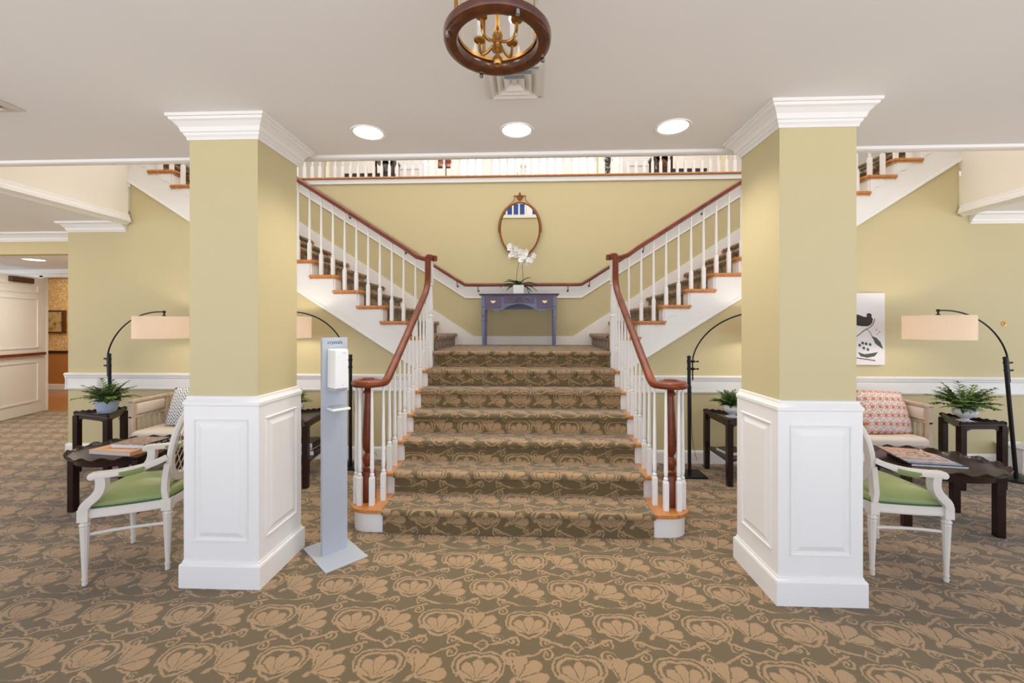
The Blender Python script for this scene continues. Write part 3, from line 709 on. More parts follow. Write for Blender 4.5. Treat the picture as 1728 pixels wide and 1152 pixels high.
# ================================================================ COLUMNS
def column(cx, cy, lab):
    t = thing('column', lab, 'column', (cx, cy, 0)); o = (cx, cy, 0)
    MB(o).sq([(.239, 0), (.239, .125), (.236, .135), (.228, .140), (.2255, .152)], cx, cy).build('baseboard', 'white', t)
    m = MB(o); m.sq([(.222, .10), (.222, 1.05)], cx, cy)
    for k in range(4):
        R = Matrix.Translation((cx, cy, 0)) @ Matrix.Rotation(k*PI/2, 4, 'Z')
        def fr(a0, z0, a1, z1, y0, y1, ins):    # frustum panel on the face y=-.222
            rg = [[(a0, -.222-y0, z0), (a1, -.222-y0, z0), (a1, -.222-y0, z1), (a0, -.222-y0, z1)], [(a0+ins, -.222-y1, z0+ins), (a1-ins, -.222-y1, z0+ins), (a1-ins, -.222-y1, z1-ins), (a0+ins, -.222-y1, z1-ins)]]
            m.loft([[R @ Vector(p) for p in r] for r in rg])
        w_, zb, zt = .150, .275, .955
        for (a, b, c, d) in ((-w_-.012, zb-.012, w_+.012, zb), (-w_-.012, zt, w_+.012, zt+.012), (-w_-.012, zb, -w_, zt), (w_, zb, w_+.012, zt)): fr(a, b, c, d, 0, .009, .004)
        fr(-w_+.012, zb+.012, w_-.012, zt-.012, -.001, .010, .030)
    m.build('wainscot', 'white', t)
    MB(o).sq([(.2225, 1.040), (.227, 1.045), (.227, 1.062), (.222, 1.068), (.218, 1.075), (.214, 1.082), (.212, 1.094), (.2, 1.098)], cx, cy).build('cap_moulding', 'white', t)
    MB(o).sq([(.203, 1.04), (.203, 2.69)], cx, cy).build('shaft', 'yellow', t)
    MB(o).sq([(.2035, 2.575), (.212, 2.575), (.214, 2.590), (.222, 2.600), (.226, 2.612), (.232, 2.615), (.240, 2.640), (.258, 2.662), (.270, 2.670), (.275, 2.682), (.283, 2.684), (.284, 2.70)], cx, cy).build('crown_moulding', 'white', t)
column(-1.766, 2.552, 'square yellow column with white panelled base, left of the stairs')
column(1.566, 2.534, 'square yellow column with white panelled base, right of the stairs')

# ================================================================ CEILING FITTINGS
def downlight(x, y, z, lab, r=0.092, power=0, grp=None):
    t = thing('ceiling_downlight', lab, 'ceiling light', (x, y, z), group=grp); o = (x, y, z)
    MB(o).lathe([(r-0.006, z-0.002), (r+0.012, z-0.006), (r+0.014, z-0.0005), (r-0.006, z-0.0005)], (x, y, 0), 32, caps=False).build('trim_ring', 'white', t, smooth=True)
    MB(o).lathe([(0, z-0.0015), (r-0.004, z-0.0025)], (x, y, 0), 32, caps=False).build('lit_lens', 'led', t)
    if power: l = lamp('SPOT', 'downlight_beam', (x, y, z-0.03), power, (1, .93, .82), spot_size=2.3, spot_blend=0.9, shadow_soft_size=0.08)
downlight(-0.996, 2.555, CE, 'round recessed ceiling light, leftmost of the three over the stair foot', power=48)
downlight(-0.075, 2.56, CE, 'round recessed ceiling light, middle of the three over the stair foot', power=42)
downlight(0.868, 2.555, CE, 'round recessed ceiling light, rightmost of the three over the stair foot', power=48)
downlight(-7.45, 6.0, 2.5, 'round ceiling light in the corridor before the double door', 0.12)
def vent(x0, y0, x1, y1, lab, z=CE):
    cx, cy = (x0+x1)/2, (y0+y1)/2; hx, hy = (x1-x0)/2, (y1-y0)/2; t = thing('ceiling_vent', lab, 'vent', (cx, cy, z)); o = (cx, cy, z)
    m = MB(o)
    def ringf(a, b, za, zb):    # sloping square ring from scale a to scale b
        P = lambda s, zz: [(cx-hx*s, cy-hy*s, zz), (cx+hx*s, cy-hy*s, zz), (cx+hx*s, cy+hy*s, zz), (cx-hx*s, cy+hy*s, zz)]
        m.loft([P(a, za), P(b, zb), P(b-0.015, zb+0.003), P(a-0.015, za+0.003)], closed=True, caps=False)
    ringf(1.0, 0.80, z-0.004, z-0.010)
    m.build('frame', 'ventgrey', t)
    m = MB(o)
    for a in (0.80, 0.57, 0.34): ringf(a, a-0.225, z-0.024, z-0.006)
    m.box(cx-hx*.10, cy-hy*.10, z-.012, cx+hx*.10, cy+hy*.10, z-.004)
    m.build('louvre', 'ventgrey', t)
    MB(o).box(x0+.02, y0+.02, z-0.003, x1-.02, y1-.02, z-0.001).build('backing', 'grey_metal', t)
vent(-0.215, 1.89, 0.075, 2.19, 'square white louvred air vent behind the hanging lantern')
vent(-3.32, 1.68, -2.80, 2.22, 'white louvred air vent at the left edge of the ceiling')

# lantern
lx, ly, lz = -0.094, 1.25, 2.345
t = thing('hanging_lantern', 'round glass and brass lantern with brown ring hanging above the lobby', 'ceiling lamp', (lx, ly, lz)); o = (lx, ly, lz); at = (lx, ly, 0)
R = 0.128
m = MB(o); m.lathe([(R+.030, lz+.0), (R+.033, lz+.008), (R+.033, lz+.020), (R+.024, lz+.028), (R+.010, lz+.030), (R-.006, lz+.026), (R-.010, lz+.012), (R-.006, lz-.002), (R+.010, lz-.006), (R+.024, lz-.005), (R+.030, lz)], at, 56, caps=False); m.build('bottom_ring', 'brown_ring', t, smooth=True)
m = MB(o); m.lathe([(R-.010, lz+.026), (R+.018, lz+.034), (R+.004, lz+.040), (R-.010, lz+.036), (R-.010, lz+.026)], at, 48, caps=False); m.build('brass_rim', 'brass', t, smooth=True)
m = MB(o); g = [(R-.006, lz+.034), (R-.006, CE-.05), (R-.009, CE-.05), (R-.009, lz+.034), (R-.006, lz+.034)]; m.lathe(g, at, 48, caps=False); m.build('glass_cylinder', 'glass', t, smooth=True)
for a in (25, 115, 205, 295):
    ca, sa = math.cos(math.radians(a)), math.sin(math.radians(a))
    MB(o).tube([(lx+R*ca, ly+R*sa, lz+.03), (lx+R*ca, ly+R*sa, CE-.04)], 0.0055, 8).build('frame_rod', 'brass', t, smooth=True)
    MB(o).lathe([(0, -.012), (.006, -.010), (.007, 0), (.004, .006), (.004, .012)], (lx+(R+.024)*ca, ly+(R+.024)*sa, lz-.006), 10).build('knob', 'silver', t, smooth=True)
m = MB(o); m.lathe([(R-.012, CE-.062), (R+.012, CE-.06), (R+.016, CE-.045), (R+.006, CE-.034), (R-.012, CE-.036), (R-.012, CE-.062)], at, 48, caps=False); m.build('top_ring', 'brass', t, smooth=True)
m = MB(o); m.lathe([(0, CE-.045), (.10, CE-.035), (R, CE-.03), (R-.01, CE), (0, CE)], at, 32, caps=False); m.build('canopy', 'brass', t, smooth=True)
lc = lz-.085
m = MB(o); m.lathe([(0, lc+.020), (.010, lc+.024), (.0145, lc+.034), (.012, lc+.046), (.005, lc+.052), (.005, lc+.060), (.017, lc+.066), (.017, lc+.075), (.010, lc+.080), (.014, lc+.092), (.016, lc+.11), (.009, lc+.125), (.006, lc+.14), (.006, CE-.03)], at, 20, caps=False); m.build('stem', 'brass', t, smooth=True)
for i in range(4):
    a = math.radians(-35+i*90); ca, sa = math.cos(a), math.sin(a); P = lambda r, z: (lx+r*ca, ly+r*sa, z)
    ar = MB(o).tube(bez(P(.012, lc+.09), P(.05, lc+.065), P(.075, lc+.07), P(.072, lc+.125), 10), 0.0045, 8).build('arm', 'brass', t, smooth=True)
    MB(o).lathe([(.004, lc+.118), (.017, lc+.124), (.018, lc+.129), (.006, lc+.131)], P(.072, 0), 14).build('cup', 'brass', ar, smooth=True)
    MB(o).lathe([(.0085, lc+.131), (.0085, lc+.185), (.006, lc+.187)], P(.072, 0), 12).build('candle_sleeve', 'plastic', ar, smooth=True)
    MB(o).lathe([(.004, lc+.187), (.010, lc+.200), (.0085, lc+.215), (.002, lc+.238)], P(.072, 0), 12).build('bulb', 'bulb', ar, smooth=True)
def textmesh(ob, mt):
    bpy.context.view_layer.update(); me = bpy.data.meshes.new_from_object(ob.evaluated_get(bpy.context.evaluated_depsgraph_get()))
    n = bpy.data.objects.new('lettering', me); sc.collection.objects.link(n); n.parent = ob.parent; n.location = ob.location; n.rotation_euler = ob.rotation_euler
    me.materials.clear(); me.materials.append(mt); bpy.data.objects.remove(ob); return n
# ================================================================ LOBBY FURNITURE
# hand sanitiser stand
def sanitiser():
    t = thing('sanitiser_stand', 'grey metal sanitiser stand with white dispenser beside the left column', 'sanitiser stand', (-1.283, 2.715, 0), math.radians(47))
    MB().box(-.135, -.20, 0, .135, .20, .007).build('base_plate', 'grey_metal', t, bevel=.002)
    m = MB(); m.box(-.082, -.004, .007, .082, 0.0, 1.425); m.box(-.082, 0, .007, -.078, .026, 1.425); m.box(.078, 0, .007, .082, .026, 1.425); m.build('post', 'grey_metal', t)
    d = MB().loft([[(-.052+i, -.006, z), (.052-i, -.006, z), (.052-i, -.05, z), (.043-i, -.115+i, z), (-.043+i, -.115+i, z), (-.052+i, -.05, z)] for z, i in ((1.100, .0), (1.345, .002), (1.352, .008))]).build('dispenser', 'plastic', t, bevel=.006, seg=3)
    MB().loft([[(-.048, -.006, z), (.048, -.006, z), (.040-i, -.108+i, z), (-.040+i, -.108+i, z)] for z, i in ((1.078, .012), (1.100, 0))]).build('nozzle_cover', 'grey_metal', d, bevel=.004)
    MB().box(-.058, -.115, .955, .058, -.004, .972).build('drip_tray', 'plastic', t, bevel=.006)
    MB().box(-.050, -.107, .9725, .050, -.012, .9735).build('tray_mat', 'grey_metal', t)
    def text(s, size, x, z, y, name, par, mat='slate'):
        c = bpy.data.curves.new(name, 'FONT'); c.body = s; c.size = size; c.extrude = 0.0004; c.align_x = 'CENTER'
        ob = bpy.data.objects.new(name, c); sc.collection.objects.link(ob); ob.parent = par; ob.location = (x, y, z); ob.rotation_euler = (PI/2, 0, 0); return textmesh(ob, M[mat])
    text('crystals', .033, 0.0, 1.383, -.0048, 'lettering', t)
    m = MB(); m.box(.006, -.1158, 1.326, .012, -.1150, 1.330); m.box(.014, -.1158, 1.326, .023, -.1150, 1.330); m.box(.0, -.1162, 1.118, .012, -.1152, 1.121); m.build('mark', 'grey_metal', d)
sanitiser()

# armchair, local frame: facing +X
def armchair(loc, rz, lab):
    t = thing('armchair', lab, 'chair', loc, rz, 'white armchairs with green seats')
    def legprof(h): return [(.008, 0), (.013, .004), (.014, .018), (.011, .028), (.016, .040), (.015, .045), (.012, .055), (.023, h-.055), (.024, h-.05), (.020, h-.045), (.026, h-.036), (.026, h-.028), (.019, h-.020), (.024, h-.012), (.024, h)]
    for (x, y) in ((.21, .25), (.21, -.25), (-.17, .205), (-.17, -.205)):
        m = MB(); m.lathe(legprof(.385), (x, y, 0), 20, flute=.10); m.sq([(.025, .375), (.025, .445)], x, y)
        m.build('leg', 'distress', t, smooth=True)
    def outline(off=0.0):
        pts = []
        n = 10
        for i in range(n+1):  # bowed front
            u = i/n; y = -.262+.524*u; x = .222+.035*(1-(2*u-1)**2); pts.append((x, y))
        for i in range(1, n+1):
            u = i/n; pts.append((.222-.41*u, .262-.045*u+.012*math.sin(PI*u)))
        for i in range(1, 8):
            u = i/8; pts.append((-.188-.03*math.sin(PI*u), .217-.434*u))
        pts.append((-.188, -.217))
        for i in range(1, n): u = i/n; pts.append((-.188+.41*u, -.217-.045*u-.012*math.sin(PI*u)))
        cx = .02
        return [((x-cx)*(1-off)+cx, y*(1-off)) for x, y in pts]
    def rings(spec): return [[(x, y, z) for x, y in outline(off)] for off, z in spec]
    MB().loft(rings([(.03, .385), (0, .390), (-.01, .400), (0, .408), (0, .436), (.02, .441)])).build('seat_frame', 'distress', t, smooth=True)
    c = MB().loft(rings([(.05, .438), (.035, .448), (.03, .462), (.05, .475), (.11, .488), (.25, .502), (.45, .513), (.7, .52), (.98, .522)])).build('seat_cushion', 'green', t, smooth=True)
    MB().tube([(x, y, .447) for x, y in outline(.03)], .005, 6, closed=True).build('piping', 'piping', c)
    for sg in (-1, 1):   # stretchers, arms
        MB().tube([(.205, sg*.243, .29), (.10, sg*.222, .292), (0, sg*.21, .292), (-.10, sg*.203, .29), (-.165, sg*.2, .288)], .0095, 8).build('stretcher', 'distress', t, smooth=True)
        sup = bez((.205, sg*.255, .43), (.215, sg*.262, .50), (.09, sg*.275, .50), (.115, sg*.285, .635), 14)
        ap = bez((-.175, sg*.225, .70), (-.10, sg*.265, .66), (.0, sg*.29, .645), (.145, sg*.290, .645), 14)
        pr = [(-.024, -.016), (.024, -.016), (.028, 0), (.024, .016), (-.024, .016), (-.028, 0)]
        m = MB(); m.sweep(sup, [(a*.95, b*1.45) for a, b in pr], side0=(0, 1, 0)); m.sweep(ap, pr, side0=(0, 1, 0))
        m.lathe([(0, -.028), (.017, -.026), (.022, -.015), (.022, .015), (.017, .026), (0, .028)], (.150, sg*.290, .640), 16, mat=Matrix.Rotation(PI/2, 4, 'X'))
        a = m.build('arm', 'distress', t, smooth=True)
        m = MB(); pp = ap[4:12]; sc_ = [.45, .85, 1, 1, 1, 1, .85, .45]
        m.sweep([p+Vector((0, 0, .006)) for p in pp], [(-.031, 0), (.031, 0), (.031, .016), (.018, .034), (-.018, .034), (-.031, .016)], side0=(0, 1, 0), scale=sc_); m.build('arm_pad', 'green', a, smooth=True)
    # oval back
    ctr = Vector((-.200, 0, .745)); tl = Vector((-.17, 0, 1)).normalized()
    ov = [ctr+Vector((0, 1, 0))*(.222*math.cos(2*PI*i/40))+tl*(.225*math.sin(2*PI*i/40)) for i in range(40)]
    nrm = Vector((0, 1, 0)).cross(tl)
    m = MB(); rg = []
    for i, p in enumerate(ov):
        rd = (p-ctr).normalized(); rg.append([p+rd*a+nrm*b for a, b in ((-.024, -.012), (.024, -.014), (.029, 0), (.024, .014), (-.024, .012), (-.020, 0))])
    m.loft(rg, closed=True)
    for sg in (-1, 1):
        m.sweep([(-.170, sg*.205, .42), (-.160, sg*.210, .50), (-.163, sg*.205, .58), (-.178, sg*.214, .66)], [(-.020, -.015), (.020, -.015), (.020, .015), (-.020, .015)], side0=(0, 1, 0))
    bk = m.build('back_frame', 'distress', t, smooth=True)
    m = MB()
    for s in (-1, 1):
        for k in range(-4, 5):
            c0 = k*.085
            # line  y*s + w = c0 (in the back plane) clipped to the ellipse
            pts = []
            for i in range(-60, 61):
                y = i/60*.215; w_ = (c0 - s*y)*1.15
                if (y/.20)**2+(w_/.205)**2 <= 1: pts.append(ctr+Vector((0, y, 0))+tl*w_)
            if len(pts) > 2: m.tube([pts[0], pts[-1]], .0028, 5)
    m.build('back_lattice', 'limed', bk)
    m = MB()
    for k in range(-2, 3):
        for j in range(-2, 3):
            y = k*.0425*2/2*1.0; w_ = j*.0978/2*2
            if (y/.19)**2+(w_/.19)**2 < 1 and (k+0) % 2 == 0: m.lathe([(0, -.004), (.006, 0), (0, .004)], ctr+Vector((0, y, 0))+tl*w_, 8)
    m.build('lattice_stud', 'brass', bk)
    return t
armchair((-2.453, 2.62, 0), math.radians(200), 'white armchair with green seat and oval lattice back, left of the left column')
armchair((2.24, 2.805, 0), math.radians(-1), 'white armchair with green seat and oval lattice back, right of the right column')

# coffee tables: oval tray top with wavy gallery
def coffee(loc, rz, lab):
    t = thing('coffee_table', lab, 'table', loc, rz); a, b = .415, .345; n = 96
    P = lambda s, i, z: (a*s*math.cos(2*PI*i/n), b*s*math.sin(2*PI*i/n), z)
    MB().loft([[P(s, i, z) for i in range(n)] for s, z in ((.97, .434), (1.0, .437), (1.01, .443), (1.0, .449), (.97, .450))]).build('tabletop', 'dark', t, smooth=True)
    m = MB(); wv = lambda i: .466+.011*math.sin(2*PI*i/n*18)
    m.loft([[P(.985, i, .448) for i in range(n)], [P(1.03, i, wv(i)) for i in range(n)], [P(1.045, i, wv(i)+.002) for i in range(n)], [P(1.045, i, wv(i)-.005) for i in range(n)], [P(1.005, i, .443) for i in range(n)]], closed=True)
    m.build('gallery', 'dark', t)
    MB().loft([[P(s, i, z) for i in range(n)] for s, z in ((.90, .392), (.905, .435), (.88, .435), (.875, .392))], closed=True).build('apron', 'dark', t, smooth=True)
    for x in (-.27, .27):
        for y in (-.21, .21):
            k = .026
            MB().sq([(k, 0), (k, .40), (k, .434)], x, y).build('leg', 'dark', t, bevel=.004)
    return t
coffee((-3.42, 3.45, 0), 0, 'dark oval coffee table with wavy rim holding two large books, left seating area')
coffee((3.13, 3.38, 0), math.radians(-13.5), 'dark oval coffee table with wavy rim holding fanned magazines, right seating area')
# books and magazines
def book(loc, rz, w_, d_, h_, cov, lab, grp=None, spine=None, txt=None):
    t = thing('book', lab, 'book', loc, rz, grp)
    MB().box(-w_/2+.004, -d_/2+.004, .003, w_/2-.004, d_/2-.001, h_-.003).build('pages', 'pages', t)
    m = MB(); m.box(-w_/2, -d_/2, h_-.003, w_/2, d_/2, h_); m.box(-w_/2, -d_/2, 0, w_/2, d_/2, .003); m.build('cover', cov, t)
    MB().box(w_/2-.004, -d_/2, 0, w_/2, d_/2, h_).build('spine', spine or cov, t)
    if txt:
        c = bpy.data.curves.new('lettering', 'FONT'); c.body = txt; c.size = h_*.62; c.extrude = .0003; c.align_x = 'CENTER'; c.align_y = 'CENTER'
        ob = bpy.data.objects.new('lettering', c); sc.collection.objects.link(ob); ob.parent = t; ob.location = (w_/2+.0006, 0, h_/2); ob.rotation_euler = (PI/2, 0, PI/2); textmesh(ob, M['pages'])
    return t
ZT = .4505
book((-3.39, 3.42, ZT), math.radians(-8), .42, .32, .032, 'orangecover', 'large peach coloured book under the black spined art book on the left coffee table')
book((-3.33, 3.46, ZT+.0325), math.radians(-3), .31, .24, .034, 'artcover', 'art book with photo cover and black spine on the peach book', spine='blackcover', txt='LOUISE  WILSON  R.A.  AND  FRIENDS')
for i, (dx, dy, cov, h_) in enumerate(((0, 0, 'blackcover', .016), (-.012, .018, 'magb', .008), (-.03, .034, 'magc', .007), (-.045, .052, 'maga', .006), (-.062, .07, 'magc', .006), (-.078, .09, 'maga', .006))):
    z = ZT+sum((.0165, .0085, .0075, .0065, .0065, .0065)[:i])
    labs = ['thin black hardback at the bottom of the stack on the right coffee table', 'blue magazine directly on the black hardback in the right table stack', 'pale magazine third from the bottom of the right table stack', 'brown photo magazine fourth from the bottom of the right table stack', 'pale magazine second from the top of the right table stack', 'brown photo magazine on top of the right table stack']
    t = thing('magazine' if i else 'book', labs[i], 'magazine' if i else 'book', (3.07+dx, 3.36+dy, z), math.radians(-9-i*1.3), 'stack of magazines on the right coffee table')
    w_, d_ = .36-.02*i, .27-.008*i
    MB().box(-w_/2, -d_/2, .0015, w_/2-.002, d_/2-.002, h_-.0015).build('pages', 'pages', t)
    m = MB(); m.box(-w_/2-.002, -d_/2-.002, h_-.0015, w_/2, d_/2, h_); m.box(-w_/2-.002, -d_/2-.002, 0, w_/2, d_/2, .0015); m.box(-w_/2-.002, -d_/2, 0, -w_/2, d_/2, h_); m.build('cover', cov, t)

# triangular end tables with gallery, corners given in plan
def endtable(c, lab, H=.60):
    cx, cy = sum(p[0] for p in c)/3, sum(p[1] for p in c)/3
    t = thing('end_table', lab, 'table', (cx, cy, 0)); o = (cx, cy, 0)
    area2 = (c[1][0]-c[0][0])*(c[2][1]-c[0][1])-(c[1][1]-c[0][1])*(c[2][0]-c[0][0])
    if area2 < 0: c = [c[0], c[2], c[1]]
    def grow(d):   # offset triangle outwards from the centroid
        return [(cx+(x-cx)*(1+d/.27), cy+(y-cy)*(1+d/.27)) for x, y in c]
    g = grow(.03)
    MB(o).prism(g, lambda a, b: (a, b, H-.018), lambda a, b: (a, b, H)).build('tabletop', 'dark', t, bevel=.004)
    g2 = grow(-.01); g3 = grow(-.03)
    MB(o).prism(grow(.0), lambda a, b: (a, b, .215), lambda a, b: (a, b, .235)).build('shelf', 'dark', t, bevel=.003)
    for (x, y) in g2: MB(o).sq([(.024, 0), (.026, .3), (.026, H-.018)], x, y).build('leg', 'dark', t, bevel=.003)
    m = MB(o); gal = MB(o)
    for i in range(3):
        p, q = Vector(g2[i]+(0,)), Vector(g2[(i+1) % 3]+(0,)); dr = (q-p).normalized(); nr = Vector((dr.y, -dr.x, 0)); L = (q-p).length; n = 14
        lo = []; 
        for k in range(n+1):     # apron with curved brackets at the ends
            u = k/n; s = u*L; e = min(s, L-s); dz = .028+.05*max(0, 1-e/.09)**1.5
            lo.append((p+dr*s, dz))
        rr = [[a-nr*.008+Vector((0, 0, H-.018)), a+nr*.008+Vector((0, 0, H-.018)), a+nr*.008+Vector((0, 0, H-.018-dz)), a-nr*.008+Vector((0, 0, H-.018-dz))] for a, dz in lo]
        m.loft(rr)
        p, q = Vector(g[i]+(0,)), Vector(g[(i+1) % 3]+(0,)); L = (q-p).length; n = 40
        rr = []
        for k in range(n+1):
            u = k/n; hgt = .018+.010*math.sin(u*PI*9)**2; a = p+(q-p)*u
            rr.append([a-nr*.012+Vector((0, 0, H-.001)), a-nr*.005+Vector((0, 0, H-.001)), a-nr*.003+Vector((0, 0, H+hgt)), a-nr*.010+Vector((0, 0, H+hgt))])
        gal.loft(rr)
    m.build('apron', 'dark', t); gal.build('gallery', 'dark', t)
    return t
endtable([(-4.66, 4.12), (-4.15, 3.955), (-4.40, 4.38)], 'dark triangular end table with a fern in a pale blue pot, far left')
endtable([(-2.13, 4.42), (-2.06, 3.78), (-2.52, 4.2)], 'dark triangular end table half hidden behind the left column')
endtable([(1.87, 4.50), (1.875, 3.99), (2.32, 4.3)], 'dark triangular end table with a potted plant beside the right inner lamp')
endtable([(3.95, 3.985), (4.36, 4.02), (4.18, 4.40)], 'dark triangular end table with a pale urn of foliage, far right')
# big books on the lower shelf of the table by the left column
for (x, y, z, w_, d_, h_, cov, lab) in ((-2.22, 4.12, .2355, .25, .25, .05, 'blackcover', 'thick black book at the bottom of the shelf pile behind the sanitiser stand'),
                               (-2.24, 4.13, .286, .24, .24, .014, 'magc', 'thin pale book between two black ones behind the sanitiser stand'),
                               (-2.25, 4.14, .3005, .25, .23, .05, 'blackcover', 'thick black book topping the shelf pile behind the sanitiser stand')):
    book((x, y, z), 0, w_, d_, h_, cov, lab, 'books on the low shelf')
book((2.02, 4.26, .2355), math.radians(10), .20, .20, .035, 'blackcover', 'black book on the low shelf of the end table beside the right inner lamp')

# settees
def settee(loc, W, lab):
    t = thing('settee', lab, 'settee', loc); hw = W/2; D0, D1 = -.24, .24
    for x in (-hw+.03, 0, hw-.03):
        for y in (D0+.03, D1-.03): MB().lathe([(.012, 0), (.016, .02), (.024, .25), (.019, .27), (.026, .28), (.026, .30)], (x, y, 0), 14, flute=.06).build('leg', 'limed', t, smooth=True)
    MB().box(-hw, D0, .295, hw, D1, .365).build('seat_frame', 'limed', t, bevel=.008)
    c = MB()
    c.loft([[(-hw+.05+i, D0-.02+i, z), (hw-.05-i, D0-.02+i, z), (hw-.05-i, D1-.05-i, z), (-hw+.05+i, D1-.05-i, z)] for z, i in ((.366, .012), (.375, 0), (.432, 0), (.452, .02), (.460, .07))])
    c.build('seat_cushion', 'uphol', t, bevel=.012, smooth=True, seg=3)
    def side(p0, p1, name, nsp):
        p0, p1 = Vector(p0), Vector(p1); L = (p1-p0).length; dr = (p1-p0).normalized(); ang = math.atan2(dr.y, dr.x)
        Mx = Matrix.Translation(p0) @ Matrix.Rotation(ang, 4, 'Z')
        m = MB(); m.box(0, -.026, .73, L, .026, .760, Mx); m.box(0, -.018, .575, L, .018, .600, Mx)
        m.box(0, -.022, .36, .045, .022, .745, Mx); m.box(L-.045, -.022, .36, L, .022, .745, Mx)
        r = m.build(name, 'limed', t, bevel=.005)
        m = MB(); m.loft([[Mx @ Vector(q) for q in ((.05+i, -.014-e, .605+i), (L-.05-i, -.014-e, .605+i), (L-.05-i, -.014-e, .725-i), (.05+i, -.014-e, .725-i))] for e, i in ((-.014, 0), (0, 0), (.012, .012), (.018, .035))])
        m.loft([[Mx @ Vector(q) for q in ((.05+i, .014+e, .605+i), (L-.05-i, .014+e, .605+i), (L-.05-i, .014+e, .725-i), (.05+i, .014+e, .725-i))] for e, i in ((-.014, 0), (0, 0), (.012, .012), (.018, .035))])
        m.build('upholstered_panel', 'uphol', r, smooth=True)
        for i in range(nsp):
            s = .05+(L-.10)*(i+.5)/nsp
            m = MB(); m.lathe([(.010, .365), (.013, .38), (.009, .40), (.014, .45), (.009, .50), (.013, .535), (.009, .55), (.012, .576)], Mx @ Vector((s, 0, 0)), 10); m.build('spindle', 'limed', r, smooth=True)
    side((-hw+.03, D1-.02, 0), (hw-.03, D1-.02, 0), 'backrest', 22)
    side((-hw+.024, D0+.0, 0), (-hw+.024, D1-.045, 0), 'armrest', 6); side((hw-.024, D0+.0, 0), (hw-.024, D1-.045, 0), 'armrest', 6)
    return t
settee((-3.335, 4.25, 0), 1.33, 'limed wood settee with cream upholstery against the left wall, herringbone cushion on it')
settee((3.125, 4.31, 0), 1.33, 'limed wood settee with cream upholstery against the right wall, orange cushion on it')
def pillow(loc, rot, w_, h_, d_, mat, lab):
    bm = bmesh.new(); n = 18; G = {}
    for sd in (-1, 1):
        for i in range(n+1):
            for j in range(n+1):
                u, v = -1+2*i/n, -1+2*j/n
                if sd == 1 and (i in (0, n) or j in (0, n)): G[sd, i, j] = G[-1, i, j]; continue
                k = (1-abs(u)**2.6)*(1-abs(v)**2.6); pin = 1-.06*(abs(u)**2*(1-v*v)+0) ; pin2 = 1-.06*(v*v*(1-u*u))
                G[sd, i, j] = bm.verts.new((u*w_/2*pin2**1, sd*d_/2*max(k, 0)**.55, v*h_/2*pin))
    for sd in (-1, 1):
        for i in range(n):
            for j in range(n): bm.faces.new((G[sd, i, j], G[sd, i+1, j], G[sd, i+1, j+1], G[sd, i, j+1]))
    bmesh.ops.recalc_face_normals(bm, faces=bm.faces[:]); me = bpy.data.meshes.new('cushion'); bm.to_mesh(me); bm.free()
    for p in me.polygons: p.use_smooth = True
    me.materials.append(M[mat]); ob = bpy.data.objects.new('cushion', me); sc.collection.objects.link(ob); ob.location = loc; ob.rotation_euler = rot
    return tag(ob, lab, 'cushion')
pillow((-3.53, 4.27, .655), (math.radians(-22), 0, math.radians(4)), .50, .40, .15, 'herring', 'grey and white herringbone cushion leaning on the left settee')
pillow((3.48, 4.24, .655), (math.radians(-20), math.radians(3), math.radians(8)), .50, .42, .15, 'damask', 'orange and lilac patterned cushion leaning on the right settee')

